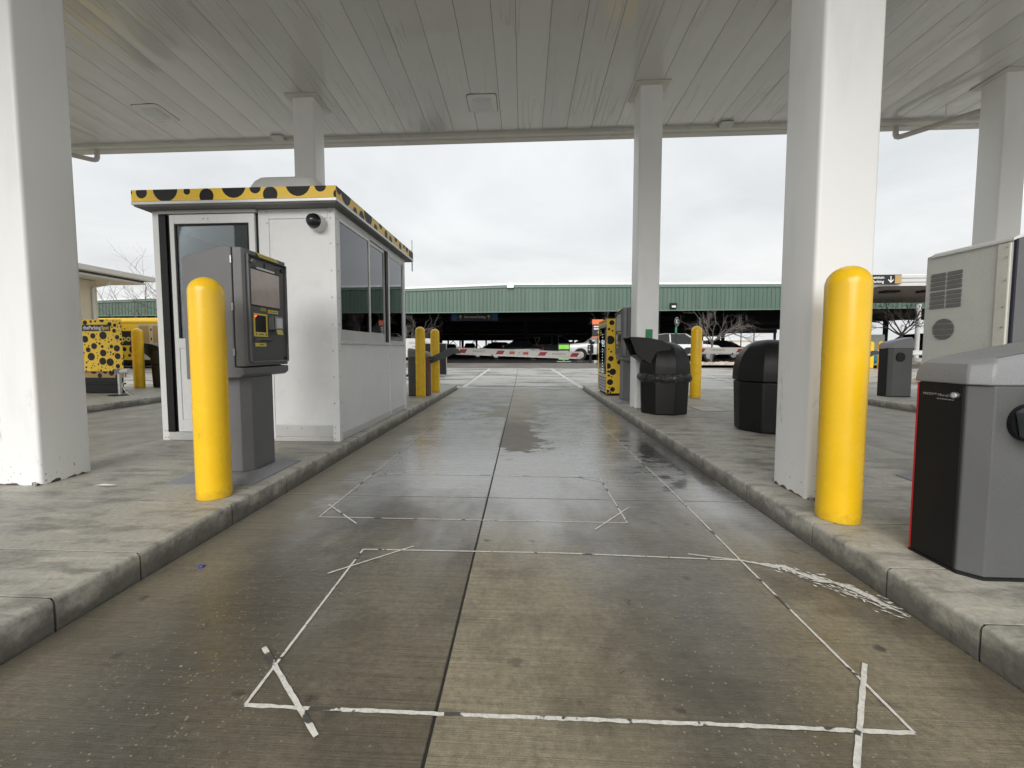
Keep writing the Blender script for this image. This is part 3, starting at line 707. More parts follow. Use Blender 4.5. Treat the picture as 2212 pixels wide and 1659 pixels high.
# lane side (x = BX1): two lower panels, mullions, window band
yM = 5.84
B('wall_panel', 'booth', BX1 - .045, BX1 - .012, BY0 + .077, yM - .022, ZI + .075, 1.14)
B('wall_panel', 'booth', BX1 - .045, BX1 - .012, yM + .022, BY1 - .077, ZI + .075, 1.14)
B('mullion', 'booth', BX1 - .055, BX1 - .004, yM - .02, yM + .02, ZI + .02, BZ1 - .0, bevel=.003)
B('base_rail', 'alum', BX1 - .05, BX1 - .006, BY0 + .077, yM - .022, ZI + .002, ZI + .073, bevel=.003)
B('base_rail', 'alum', BX1 - .05, BX1 - .006, yM + .022, BY1 - .077, ZI + .002, ZI + .073, bevel=.003)
B('window_sill', 'alum', BX1 - .06, BX1 + .016, BY0 + .08, yM - .022, 1.142, 1.178, bevel=.003)
B('window_sill', 'alum', BX1 - .06, BX1 + .004, yM + .022, BY1 - .078, 1.142, 1.178, bevel=.003)
B('head_rail', 'booth', BX1 - .05, BX1 - .006, BY0 + .077, yM - .022, 2.44, 2.498)
B('head_rail', 'booth', BX1 - .05, BX1 - .006, yM + .022, BY1 - .077, 2.42, 2.498)
def sash(y0, y1, z0, z1, xo, fr=.04, bot=.04):
    w = obj('window_sash', MB().box(xo - .02, xo, y0, y0 + fr, z0, z1).box(xo - .02, xo, y1 - fr, y1, z0, z1).box(xo - .02, xo, y0 + fr, y1 - fr, z0, z0 + bot).box(xo - .02, xo, y0 + fr, y1 - fr, z1 - fr, z1), 'alum', booth, True)
    obj('pane', MB().box(xo - .013, xo - .008, y0 + fr, y1 - fr, z0 + bot, z1 - fr), 'glass', w, True)
sash(BY0 + .08, 5.12, 1.181, 2.437, BX1 - .006, .035, .11)
sash(5.10, yM - .10, 1.181, 2.437, BX1 - .03, .04, .12)
B('window_track', 'black', BX1 - .055, BX1 - .012, yM - .098, yM - .024, 1.181, 2.437)
sash(yM + .024, BY1 - .08, 1.181, 2.417, BX1 - .012, .022, .03)
# front (y = BY0): door on the left, panel on the right
B('jamb', 'booth', -2.69, -2.58, BY0 + .006, BY0 + .06, ZI + .02, 2.497, bevel=.003)
B('wall_panel', 'booth', -2.578, BX1 - .077, BY0 + .012, BY0 + .045, ZI + .17, 2.40)
B('head_rail', 'booth', -2.578, BX1 - .077, BY0 + .004, BY0 + .05, 2.402, 2.497, bevel=.002)
B('base_rail', 'alum', -2.578, BX1 - .077, BY0 + .004, BY0 + .05, ZI + .045, ZI + .168, bevel=.003)
B('toe_strip', 'alum', -2.578, BX1 - .077, BY0 - .006, BY0 + .05, ZI + .002, ZI + .043, bevel=.003)
B('door_track', 'black', -3.735, -3.66, BY0 - .012, BY0 + .05, ZI + .09, 2.462)
B('door_track', 'black', -3.66, -3.615, BY0 + .012, BY0 + .05, ZI + .09, 2.462)
B('door_header', 'alum', -3.735, -2.692, BY0 - .03, BY0 + .05, 2.464, 2.498, bevel=.004)
B('threshold', 'alum', -3.735, -2.692, BY0 - .004, BY0 + .05, ZI + .002, ZI + .088, bevel=.003)
B('jamb_seal', 'black', -2.712, -2.692, BY0 + .012, BY0 + .05, ZI + .09, 2.462)
dr = obj('sliding_door', MB().box(-3.612, -3.565, BY0 - .02, BY0 + .01, ZI + .095, 2.455).box(-2.775, -2.714, BY0 - .02, BY0 + .01, ZI + .095, 2.455)
         .box(-3.565, -2.775, BY0 - .02, BY0 + .01, 2.365, 2.455).box(-3.565, -2.775, BY0 - .02, BY0 + .01, 1.10, 1.20).box(-3.565, -2.775, BY0 - .02, BY0 + .01, ZI + .095, ZI + .22), 'booth', booth, True, bevel=.002)
obj('lower_panel', MB().box(-3.563, -2.777, BY0 - .012, BY0 + .002, ZI + .222, 1.098), 'booth', dr, True)
obj('pane', MB().box(-3.563, -2.777, BY0 - .008, BY0 - .003, 1.202, 2.363), 'glass', dr, True)
obj('glass_gasket', MB().box(-3.563, -3.545, BY0 - .0155, BY0 - .0085, 1.202, 2.363).box(-2.795, -2.777, BY0 - .0155, BY0 - .0085, 1.202, 2.363).box(-3.545, -2.795, BY0 - .0155, BY0 - .0085, 2.345, 2.363), 'black', dr, True)
obj('handle', MB().box(-2.762, -2.738, BY0 - .05, BY0 - .022, 1.0, 1.22), 'alum', dr, True, bevel=.004)
# rear and left walls with windows
for (nm, f) in (('rear', lambda a0, a1, t0, t1, z0, z1: (a0, a1, BY1 - t1, BY1 - t0, z0, z1)), ('left', lambda a0, a1, t0, t1, z0, z1: (BX0 + t0, BX0 + t1, a0, a1, z0, z1))):
    A0, A1 = (BX0 + .077, BX1 - .077) if nm == 'rear' else (BY0 + .077, BY1 - .077)
    mid = (A0 + A1) / 2
    B('wall_panel', 'booth', *f(A0, A1, .012, .045, ZI + .07, 1.15))
    B('head_rail', 'booth', *f(A0, A1, .006, .05, 2.38, 2.498))
    for w0, w1 in ((A0, mid - .03), (mid + .03, A1)):
        B('pane', 'glass', *f(w0, w1, .025, .03, 1.152, 2.378))
    B('mullion', 'booth', *f(mid - .028, mid + .028, .006, .05, 1.152, 2.378))
B('ceiling_lining', 'white', BX0 + .05, BX1 - .05, BY0 + .05, BY1 - .05, 2.44, 2.47)
B('counter', 'kback', BX0 + .08, BX1 - .45, BY1 - .62, BY1 - .06, 1.02, 1.06)
# roof with spotted band
RX0, RX1, RY0, RY1, RZ0, RZ1 = -3.87, -1.80, 4.0, 6.80, 2.545, 2.655
B('soffit', 'louvre', RX0 + .012, RX1 - .012, RY0 + .012, RY1 - .012, 2.500, 2.512)
obj('drip_lip', MB().box(RX0 - .004, RX1 + .004, RY0 - .004, RY1 + .004, 2.513, 2.543), 'alum', booth, True, bevel=.004)
Wf, Hf = RX1 - RX0, RZ1 - RZ0
# spots as in the photograph: (fraction across, height centre, radius)
fr_d = [((cx - 872) / 1315., (1310 - cy) * .00150, dz * .5 * .00158) for cx, cy, dz in ((868, 1252, 26), (941, 1253, 73), (1097, 1231, 162), (1238, 1252, 43), (1364, 1285, 92), (1540, 1219, 157), (1678, 1238, 73), (1773, 1283, 93), (1950, 1216, 158), (2090, 1236, 73), (2200, 1290, 60))]
m = dotted(MB(), Wf, Hf, [(a * Wf, b, r) for a, b, r in fr_d], lambda u, v: (RX0 + u, RY0, RZ0 + v))
obj('roof_band', m, ['yprint', 'dot'], booth, True)
rr = random.Random(4); sd_d = []; u = .06
while u < 2.8:
    r = rr.choice((.055, .06, .075, .12, .125)); sd_d.append((u, rr.choice((.0, .035, .105, .12)), r)); u += r + rr.uniform(.10, .17)
m = dotted(MB(), RY1 - RY0, Hf, sd_d, lambda u, v: (RX1, RY0 + u, RZ0 + v))
obj('roof_band', m, ['yprint', 'dot'], booth, True)
m = dotted(MB(), RY1 - RY0, Hf, sd_d, lambda u, v: (RX0, RY1 - u, RZ0 + v)); obj('roof_band', m, ['yprint', 'dot'], booth, True)
m = dotted(MB(), Wf, Hf, [(a * Wf, b, r) for a, b, r in fr_d], lambda u, v: (RX1 - u, RY1, RZ0 + v)); obj('roof_band', m, ['yprint', 'dot'], booth, True)
obj('roof_top', MB().box(RX0 + .002, RX1 - .002, RY0 + .002, RY1 - .002, 2.544, 2.652), 'alum', booth, True)
B('antenna', 'alum', RX1 - .03, RX1 - .015, RY1 + .012, RY1 + .03, 2.36, 2.86)
# rooftop unit: low rounded white housing
rings = []
for k in range(7):
    t = k / 6; s_ = math.cos(t * PI / 2 * .92); rings.append([(x_, y_, 2.652 + .50 * math.sin(t * PI / 2) ** .8) for x_, y_ in rounded_sq(-2.86, 5.3, .30 + .16 * s_, .12, 4)])
obj('rooftop_unit', MB().loft(rings), 'white', booth, True, smooth=60)
# dome camera on the front wall
def along_y(prof, c, seg=24):
    m = MB(); m.loft([[(c[0] + r * math.cos(2 * PI * i / seg), y, c[1] + r * math.sin(2 * PI * i / seg)) for i in range(seg)] for r, y in prof]); return m
cm = obj('dome_camera', along_y([(.082, BY0 + .012), (.082, BY0 - .055), (.078, BY0 - .085), (.074, BY0 - .09)], (-2.06, 2.345)), 'white', booth, True, smooth=40)
obj('dome', along_y([(.073, BY0 - .088), (.071, BY0 - .105), (.060, BY0 - .135), (.042, BY0 - .155), (.02, BY0 - .166), (.004, BY0 - .168)], (-2.06, 2.345)), 'carglass', cm, True, smooth=60)
# rivets along posts and rails
m = MB()
def riv(x, y, z, ax):
    r = .009
    if ax == 'y': m.loft([[(x + q * r * math.cos(a * PI / 3), y + d, z + q * r * math.sin(a * PI / 3)) for a in range(6)] for q, d in ((1, 0), (.8, -.004), (.3, -.006))])
    else: m.loft([[(x + d, y + q * r * math.cos(a * PI / 3), z + q * r * math.sin(a * PI / 3)) for a in range(6)] for q, d in ((1, 0), (.8, .004), (.3, .006))])
for z in [ZI + .03 + .0, ZI + .09, ZI + .15] + [ZI + .4 + k * .27 for k in range(7)] + [2.40, 2.46]:
    riv(BX1 - .05, BY0, z, 'y'); riv(BX1, BY0 + .05, z, 'x')
for z in (ZI + .03, ZI + .1): riv(BX0 + .03, BY0, z, 'y'); riv(BX0 + .06, BY0, z, 'y')
for x in (-2.45, -2.3, -2.15): riv(x, BY0 + .004, ZI + .14, 'y')
for z in (2.47, 2.36, 1.9, 1.6, 1.2, .9, .6): riv(-2.60, BY0 + .006, z, 'y')
for y in (4.5, 4.9, 5.3, 5.6): riv(BX1 + .016, y, 1.152, 'x')
for z in (.45, .75, 1.0): riv(BX1 - .004, yM, z, 'x')
for x in (-3.25, -3.2): riv(x, BY0 - .02, 2.41, 'y')
tag(obj('rivets', m, 'steel', booth, True), kind='stuff')
# window stickers on the door side seen through the glass
text('no', .12, 'ink', booth, (-3.42, BY1 - .052, 2.22), (-1, 0, 0), (0, 0, 1), name='window_lettering')
obj('window_sticker', MB().prism([(-2.98, 2.0), (-2.86, 2.0), (-2.89, 2.08), (-2.94, 2.12)], 'y', BY1 - .054, BY1 - .052), 'redtape', booth, True)

# things inside the booth
mon = thing('monitor', (-3.3, 6.25, 1.06), 'dark computer monitor on the counter inside the booth', 'monitor')
obj('display', MB().box(-.24, .24, -.02, .02, .12, .44), 'black', mon, bevel=.005); obj('stand', MB().box(-.03, .03, .0, .04, .01, .2).box(-.1, .1, -.07, .09, 0, .012), 'black', mon)

# ================================================================== PAY KIOSKS
def fine_print(parent, o, right, up, w, h, n, step, mat='ink', world=False):
    """print too small to read in the photograph: rows of short dark dashes lying on the label"""
    rt, u = Vector(right).normalized(), Vector(up).normalized(); nn = rt.cross(u); m = MB(); rr = random.Random(int(w * 9999) + n)
    og = Vector(o)
    if world:
        p = parent
        while p.parent: p = p.parent
        og = og - p.location
    for k in range(n):
        x = -w / 2
        while x < w / 2:
            l = min(rr.uniform(.6, 1.6) * w / 7, w / 2 - x)
            c = og + rt * x - u * k * step + nn * .0008
            m.add([tuple(c - u * h / 2), tuple(c + rt * l - u * h / 2), tuple(c + rt * l + u * h / 2), tuple(c + u * h / 2)], [(0, 1, 2, 3)]); x += l + w / 40
    return tag(obj('fine_print', m, mat, parent), kind='stuff')
def make_kiosk(label, loc, rz=0., screen='screen', back=True, name='pay_kiosk', group='pay kiosks on the islands'):
    """front faces local +x; body x 0..0.44, y 0..0.56; z from the island top"""
    k = thing(name, loc, label, 'kiosk', group, rz)
    o = lambda n, m, mat, **kw: obj(n, m, mat, kw.pop('p', k), **kw)
    # skirt plate with sloped rim
    def rc(x0, x1, y0, y1, z, c): return [(x0 + c, y0, z), (x1 - c, y0, z), (x1, y0 + c, z), (x1, y1 - c, z), (x1 - c, y1, z), (x0 + c, y1, z), (x0, y1 - c, z), (x0, y0 + c, z)]
    o('base_plate', MB().loft([rc(-.13, .51, -.09, .58, 0, .012), rc(-.13, .51, -.09, .58, .006, .012), rc(-.03, .415, .02, .49, .045, .01)]), 'plate', bevel=.002)
    o('pedestal', MB().loft([rc(.0, .385, .085, .455, .046, .055), rc(.0, .385, .085, .455, .75, .055)]), 'kiosk', bevel=.004)
    side = [(.0, .740), (.40, .752), (.43, .775), (.43, .822), (.362, .826), (.362, 1.675), (.277, 1.677), (.0, 1.608)]
    o('cabinet', MB().prism(side, 'y', 0, .56), 'kiosk', bevel=.006)
    # door with bevelled near and far edge, slightly proud
    d0 = .370
    dm = MB().loft([[(d0, .004, .832), (d0, .556, .832), (d0, .556, 1.672), (d0, .004, 1.672)], [(.428, .012, .832), (.428, .548, .832), (.428, .548, 1.672), (.428, .012, 1.672)], [(.440, .030, .838), (.440, .532, .838), (.440, .532, 1.664), (.440, .030, 1.664)]])
    door = o('front_door', dm, 'kiosk', bevel=.003)
    o('hinge', MB().cyl((.364, -.006, 1.56), (.364, -.006, 1.61), .006, 8), 'steel', p=door); o('hinge', MB().cyl((.364, -.006, 1.23), (.364, -.006, 1.28), .006, 8), 'steel', p=door); o('hinge', MB().cyl((.364, -.006, .91), (.364, -.006, .96), .006, 8), 'steel', p=door)
    F = .440
    # face frame around a darker face plate
    fb = lambda n, mat, y0, y1, z0, z1, t, p=door, bv=.0: obj(n, MB().box(F + .0005, F + t, y0, y1, z0, z1), mat, p, bevel=bv)
    fb('face_plate', 'kiosk2', .060, .515, .866, 1.630, .003)
    fb('visor', 'black', .056, .517, 1.622, 1.634, .020)
    fb('ledge', 'kiosk', .060, .517, .856, .868, .022, bv=.003)
    fb('side_frame', 'kiosk', .515, .528, .866, 1.634, .016); fb('side_frame', 'kiosk', .046, .059, .866, 1.634, .016)
    fb('screen_bezel', 'black', .072, .436, 1.272, 1.546, .007)
    fb('screen', screen, .080, .428, 1.281, 1.537, .009)
    fb('notice_strip', 'whitesign', .155, .375, 1.549, 1.562, .006)
    lab = obj('warning_label', MB().add([(F - .002, .166, 1.668), (F - .002, .411, 1.668), (F + .022, .411, 1.634), (F + .022, .166, 1.634)], [(0, 1, 2, 3)]), 'ylab', door)
    fine_print(lab, (F + .0075, .288, 1.659), (0, 1, 0), (-.58, 0, .82), .20, .0022, 3, .0095)
    o('camera_nub', MB().tube([(F, .085, 1.592), (F + .035, .085, 1.587)], .017, 14), 'kiosk', p=door, smooth=50)
    o('key_lock', MB().prism([(.246, 1.565), (.260, 1.565), (.260, 1.598), (.253, 1.604), (.246, 1.598)], 'x', F + .001, F + .006), 'black', p=door)
    for i in range(4):
        fb('speaker_slot', 'black', .10 + i * .004, .14, 1.560 - i * .012, 1.564 - i * .012, .0045)
        fb('speaker_slot', 'black', .375, .43 - i * .004, 1.588 - i * .012, 1.592 - i * .012, .0045)
    o('corner_lock', MB().tube([(F, .475, 1.588), (F + .012, .475, 1.588)], .017, 14), 'black', p=door)
    o('corner_lock', MB().tube([(F, .490, .885), (F + .012, .490, .885)], .012, 14), 'black', p=door)
    # ticket bay: yellow frame round a dark pocket with a red light
    yf = MB().box(F + .003, F + .010, .098, .110, 1.049, 1.219).box(F + .003, F + .010, .246, .258, 1.049, 1.219).box(F + .003, F + .010, .110, .246, 1.207, 1.219).box(F + .003, F + .010, .110, .246, 1.049, 1.082)
    bay = o('ticket_bay', yf, 'ylab', p=door)
    obj('pocket', MB().box(F + .0035, F + .005, .110, .246, 1.082, 1.207), 'black', bay)
    obj('red_lamp', MB().prism([(.112, 1.205), (.142, 1.205), (.112, 1.185)], 'x', F + .0055, F + .0065), 'ledr', bay)
    fine_print(bay, (F + .0102, .178, 1.066), (0, 1, 0), (0, 0, 1), .06, .006, 1, .01)
    fine_print(bay, (F + .0102, .117, 1.066), (0, 1, 0), (0, 0, 1), .012, .014, 1, .01); fine_print(bay, (F + .0102, .239, 1.066), (0, 1, 0), (0, 0, 1), .012, .014, 1, .01)
    lb = fb('yellow_label', 'ylab', .280, .405, 1.233, 1.258, .006); fine_print(lb, (F + .006, .3425, 1.2455), (0, 1, 0), (0, 0, 1), .095, .005, 1, .01)
    text('NO CASH', .014, 'ylab', door, (F + .0031, .221, 1.262), (0, 1, 0), (0, 0, 1), world=False); text('PAYMENTS', .014, 'ylab', door, (F + .0031, .221, 1.248), (0, 1, 0), (0, 0, 1), world=False)
    # card terminal on a wedge
    tm = obj('card_terminal', MB().loft([[(F + .001, .270, 1.10), (F + .001, .385, 1.10), (F + .001, .385, 1.205), (F + .001, .270, 1.205)], [(F + .048, .290, 1.105), (F + .048, .390, 1.105), (F + .042, .390, 1.212), (F + .042, .290, 1.212)]]), 'kiosk2', door, bevel=.008)
    obj('bezel', MB().box(F + .0485, F + .055, .294, .388, 1.109, 1.208), 'greyink', tm, bevel=.004); obj('display', MB().box(F + .0555, F + .0565, .304, .378, 1.122, 1.196), 'lens', tm)
    tl = obj('hanging_tag', MB().add([(F + .050, .305, 1.106), (F + .050, .380, 1.106), (F + .058, .385, 1.070), (F + .058, .31, 1.070)], [(0, 1, 2, 3)]), 'ylab', tm)
    fine_print(tl, (F + .0545, .345, 1.091), (0, 1, 0), (-.2, 0, 1), .05, .003, 2, .012)
    # receipt slot
    o('receipt_slot', MB().prism([(F + .003, 1.010), (F + .030, 1.018), (F + .030, 1.026), (F + .003, 1.042)], 'y', .108, .284), 'kiosk', p=door)
    obj('slot_gap', MB().box(F + .0302, F + .0310, .13, .284, 1.019, 1.025), 'black', door)
    rl = fb('yellow_label', 'ylab', .112, .241, .976, 1.003, .006); fine_print(rl, (F + .006, .185, .9895), (0, 1, 0), (0, 0, 1), .045, .006, 1, .01)
    if back:
        # service side: pale panel with louvres, seen on the kiosk by the far lane
        P = -.014
        pn = o('back_panel', MB().box(P, -.0005, .012, .545, .79, 1.600), 'kback', bevel=.006)
        o('top_flashing', MB().prism([(-.030, 1.590), (-.030, 1.604), (.0, 1.622), (.20, 1.667), (.20, 1.660), (-.001, 1.602)], 'y', -.004, .50), 'white')
        o('seal_strip', MB().box(P - .012, P - .0005, .014, .085, .80, 1.585), 'cream', bevel=.006)
        o('dark_gap', MB().box(-.012, -.0005, -.004, .010, .79, 1.60), 'navy')
        for z in (.93, 1.08, 1.2, 1.36, 1.5, 1.56): o('strip_screw', MB().tube([(P - .012, .032, z), (P - .018, .032, z)], .006, 8), 'steel', p=pn)
        zs = 1.476
        for cidx, (ya, yb) in enumerate(((.291, .388), (.402, .503))):
            for r_ in range(8):
                zt = zs - r_ * .0305 - (.006 if r_ > 3 else 0)
                obj('vent_louvre', MB().prism([(P - .001, zt), (P - .001, zt - .025), (P - .008, zt - .023), (P - .002, zt)], 'y', ya, yb), 'louvre', pn)
        for j, (za, zb) in enumerate(((.120, .042), (.036, .003), (-.003, -.036), (-.042, -.072))):
            r0 = .073; yy = lambda zq: math.sqrt(max(0, r0 * r0 - zq * zq))
            poly = []
            n = 6
            if j == 0: za = .0729
            zl = [zb + (za - zb) * i / n for i in range(n + 1)] if za > zb else [za + (zb - za) * i / n for i in range(n + 1)]
            poly = [(.397 - yy(q), 1.085 + q) for q in zl] + [(.397 + yy(q), 1.085 + q) for q in reversed(zl)]
            obj('fan_louvre', MB().prism(poly, 'x', P - .006, P - .001), 'louvre', pn)
    return k
k1 = make_kiosk('grey pay kiosk with touch screen between the near yellow bollard and the white booth', (-2.41, 2.85, ZI), 0, back=False)
k2 = make_kiosk('grey pay kiosk seen from its pale louvred back behind the near barrier gate', (2.92, 2.67, ZI), 0)
k3 = make_kiosk('grey pay kiosk facing the lane, beside the spotted vending machine', (2.16, 7.93, ZI), PI, screen='screen2', back=False)

# ================================================================== BOLLARDS
def make_bollard(label, x, y, z=ZI, h=1.41, r=.100, lean=0.):
    pr = [(r - .004, .0), (r, .004), (r, h - r)] + [(r * math.cos(a), h - r + r * math.sin(a)) for a in [PI / 2 * k / 8 for k in range(1, 8)]] + [(.006, h)]
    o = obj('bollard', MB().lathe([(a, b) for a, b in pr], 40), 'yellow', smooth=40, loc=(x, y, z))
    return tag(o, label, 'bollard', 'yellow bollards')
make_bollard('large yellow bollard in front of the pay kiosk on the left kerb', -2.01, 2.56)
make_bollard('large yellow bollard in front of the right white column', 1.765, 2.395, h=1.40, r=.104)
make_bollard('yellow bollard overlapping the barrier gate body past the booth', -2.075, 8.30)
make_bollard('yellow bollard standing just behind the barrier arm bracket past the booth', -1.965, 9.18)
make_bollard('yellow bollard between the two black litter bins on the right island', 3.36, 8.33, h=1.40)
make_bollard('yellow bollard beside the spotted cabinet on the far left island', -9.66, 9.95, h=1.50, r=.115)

# ================================================================== LITTER BINS
def octr(R_, z, c=(0, 0), rot=PI / 8): return [(c[0] + R_ * math.cos(rot + k * PI / 4), c[1] + R_ * math.sin(rot + k * PI / 4), z) for k in range(8)]
def make_bin(label, loc, rz=0., chute=True, bag=True, sc=1.0):
    b = thing('litter_bin', loc, label, 'bin', 'black litter bins on the islands', rz)
    rot = PI / 8 - R(14)
    obj('body', MB().loft([octr(.330, 0, rot=rot), octr(.343, .02, rot=rot), octr(.365, .575, rot=rot)]), 'binblk', b, bevel=.012, smooth=25)
    prof = [(.375, .585), (.375, .66)] + [(.375 * math.cos(a) ** .8, .66 + .40 * math.sin(a)) for a in [PI / 2 * k / 9 for k in range(1, 9)]] + [(.02, 1.06)]
    lid = obj('domed_lid', MB().loft([octr(r, z, rot=rot) for r, z in prof]), 'binblk', b, bevel=.006, smooth=22)
    if bag:
        m = MB(); seg = 64; rr = random.Random(3); rings = []
        ph = [rr.uniform(0, 6) for _ in range(6)]
        for t in range(7):
            z = .60 - t * .022
            ring = []
            for k in range(seg):
                a = 2 * PI * k / seg
                kk = (a - rot) % (PI / 4) - PI / 8
                ro = .366 * math.cos(PI / 8) / math.cos(kk)
                wob = .010 * math.sin(9 * a + ph[0]) + .007 * math.sin(23 * a + ph[1] + t) + .012 * mnoise.noise((6 * math.cos(a), 6 * math.sin(a), t * .9))
                bul = .030 * math.sin(PI * t / 6) + .004
                ring.append((math.cos(a) * (ro + bul + wob * math.sin(PI * (t + .6) / 7.2)), math.sin(a) * (ro + bul + wob), z - (.025 * mnoise.noise((3 * math.cos(a) + 5, 3 * math.sin(a), 0)) if t > 3 else 0)))
            rings.append(ring)
        m.loft(rings, caps=False); obj('bin_liner', m, 'bag', b, smooth=70)
    if chute:
        # drive-up funnel: horn sweeping from the lid out to a square mouth
        def rect(x, z0, z1, h, xt=None): return [(x, -h, z0), (x, h, z0), (xt if xt is not None else x, h, z1), (xt if xt is not None else x, -h, z1)]
        st = [(-.0, .60, 1.02, .27), (-.10, .63, 1.07, .255), (-.20, .68, 1.10, .24), (-.30, .75, 1.118, .225), (-.40, .82, 1.128, .215), (-.46, .85, 1.132, .21)]
        outer = [rect(x, a, z, h, x - .05 * (i == 5) - .012 * i) for i, (x, a, z, h) in enumerate(st)]
        inner = [[(p[0] + (.01 if i < 4 else 0), p[1] * .93, p[2] + (.018 if p[2] < 1 else -.018)) for p in r_] for i, r_ in enumerate(reversed(outer[2:]))]
        hm = MB().loft(outer + inner, caps=False); hm.f.append(tuple(len(hm.v) - 4 + i for i in range(4))); hm.mi.append(0)
        obj('chute', hm, 'binblk', b, bevel=.008, smooth=30)
    return b
make_bin('black drive-up litter bin with side funnel and loose liner before the back right column', (2.10, 6.36, ZI), chute=True)
make_bin('plain black domed litter bin half hidden by the right white column', (2.87, 5.05, ZI), chute=False, bag=False)
make_bin('black funnel litter bin next to the yellow bollard on the far left island', (-9.22, 10.35, ZI), chute=True, bag=False)

# ================================================================== BARRIER GATES
def make_gate(label, loc, rz=0., arm_len=2.72, droop=0., up=False, logo=True):
    """local: dark front panel faces -x; body x 0..0.42, y -0.145..0.145; hub on the -y side"""
    g_ = thing('barrier_gate', loc, label, 'barrier', 'grey barrier gates', rz)
    def fp(c, z, xa=0., xb=.42, w=.145, ch=.055): return [(xa, -w + ch + c, z), (xa + ch, -w + c * .0, z), (xb - .03, -w, z), (xb, -w + .03, z), (xb, w - .03, z), (xb - .03, w, z), (xa + ch * .5, w, z), (xa, w - ch * .5, z)]
    obj('foot_frame', MB().loft([fp(0, 0, -.006, .426, .150), fp(0, .012, -.006, .426, .150)]), 'black', g_)
    obj('housing', MB().loft([fp(0, .012), fp(0, .80)]), 'gate', g_, bevel=.004)
    pan = obj('front_panel', MB().box(-.007, -.0005, -.082, .112, .016, .798), 'gatepan', g_, bevel=.002)
    obj('red_trim', MB().box(-.009, -.0003, .1125, .118, .016, .798), 'red', g_)
    # cap: bevelled hood higher at the back
    def cp(z, g, xa, xb, dz=0.): return [(p[0], p[1], z + dz * (p[0] - xa) / (xb - xa)) for p in fp(0, z, xa, xb, .150 - g, .05)]
    obj('cap', MB().loft([cp(.802, 0, -.014, .43), cp(.845, .002, -.010, .43, .02), cp(.885, .012, .004, .43, .055), cp(.902, .030, .026, .42, .075), cp(.905, .036, .034, .415, .078)]), 'gatecap', g_, bevel=.010, smooth=30)
    if logo:
        text('MHTM™ MicroDrive', .0165, 'greyink', pan, (-.0072, .018, .748), (0, -1, 0), (0, 0, 1), world=False)
        fine_print(pan, (-.0075, -.012, .732), (0, -1, 0), (0, 0, 1), .075, .005, 1, .01, 'greyink')
        obj('lock', MB().tube([(-.007, -.056, .754), (-.020, -.056, .754)], .0135, 14), 'steel', pan, smooth=40); obj('lock', MB().tube([(-.020, -.061, .754), (-.024, -.061, .754)], .009, 12), 'lens', pan)
    hub = obj('arm_hub', MB().tube([(.175, -.142, .655), (.175, -.165, .655)], .075, 22), 'black', g_, smooth=40)
    if arm_len:
        s_ = 1 if up else -1          # arm leaves towards -x (front) or, swung over, towards +x
        ya, yb = -.215, -.168
        cx = .175
        def BR(pts): return MB().prism([(cx + s_ * a, z) for a, z in pts], 'y', ya, yb)
        if up:
            br = obj('arm_bracket', BR([(-.05, .60), (.02, .575), (.30, .82), (.42, .86), (.42, .95), (.26, .93), (-.07, .70)]), 'armgrey', g_, bevel=.004)
            obj('bracket_plate', MB().prism([(cx + a, z) for a, z in ((.02, .55), (.10, .56), (.30, .76), (.27, .80), (.02, .60))], 'y', ya - .012, ya - .002), 'steel', g_)
            a0, z0, z1 = .34, .862, .948
        else:
            br = obj('arm_bracket', BR([(-.05, .62), (.02, .60), (.50, .79), (.62, .855), (.80, .865), (.74, .99), (.56, .985), (.20, .81), (-.06, .70)]), 'armgrey', g_, bevel=.004)
            a0, z0, z1 = .70, .846, .990
        # aluminium beam: top flange, web, bottom flange
        def beam(za, zb, y0, y1):
            L = arm_len
            return MB().loft([[(cx + s_ * a, y0, za - droop * t), (cx + s_ * a, y1, za - droop * t), (cx + s_ * a, y1, zb - droop * t * .9), (cx + s_ * a, y0, zb - droop * t * .9)] for a, t in ((a0, 0), (a0 + L, 1))])
        am = obj('arm', beam(z0 + .03, z1 - .018, -.205, -.175), 'arm', g_)
        obj('top_flange', beam(z1 - .017, z1, -.214, -.166), 'arm', am, bevel=.003); obj('bottom_flange', beam(z0, z0 + .029, -.211, -.169), 'alum', am, bevel=.003)
        sgn = -1   # face seen by drivers: both sides get tape
        def zc(a): return (z0 + z1) / 2 + .006 - droop * .95 * (a - a0) / arm_len
        for fy, rt in ((-.2055, 1), (-.1745, -1)):
            for a in [a0 + q * arm_len for q in (.055, .36, .70, .955)]:
                h = (z1 - z0) * .27; wd = .10; z = zc(a); k = .06 * s_ * (1 if s_ < 0 else 1)
                P_ = [(cx + s_ * (a - wd), z - h), (cx + s_ * (a + wd - .05), z - h), (cx + s_ * (a + wd), z + h), (cx + s_ * (a - wd + .05), z + h)]
                obj('red_tape', MB().prism(P_, 'y', fy - .0008, fy + .0008), 'redtape', am)
            for a in (a0 + .455 * arm_len, a0 + .565 * arm_len):
                z = zc(a); obj('reflector', MB().box(cx + s_ * a - .055, cx + s_ * a + .055, fy - .003, fy + .003, z - .028, z + .028), 'orange', am)
            a = a0 + .51 * arm_len; z = zc(a); obj('arm_plate', MB().box(cx + s_ * a - .10, cx + s_ * a + .10, fy - .0015, fy + .0015, z - .024, z + .024), 'whitesign', am)
            nd = (0, -1, 0) if fy < -.19 else (0, 1, 0)
            rv = (1, 0, 0) if fy < -.19 else (-1, 0, 0)
            text('17', .04, 'ink', am, (cx + s_ * a, fy + (-.0016 if fy < -.19 else .0016), z), rv, (0, 0, 1), world=False)
            for q in (.19, .83):
                a = a0 + q * arm_len; z = zc(a)
                text('MAGNETIC', .056, 'greyink', am, (cx + s_ * a, fy, z + .008), rv, (0, 0, 1), world=False)
        a = a0 + .295 * arm_len; zq = z0 - droop * .295
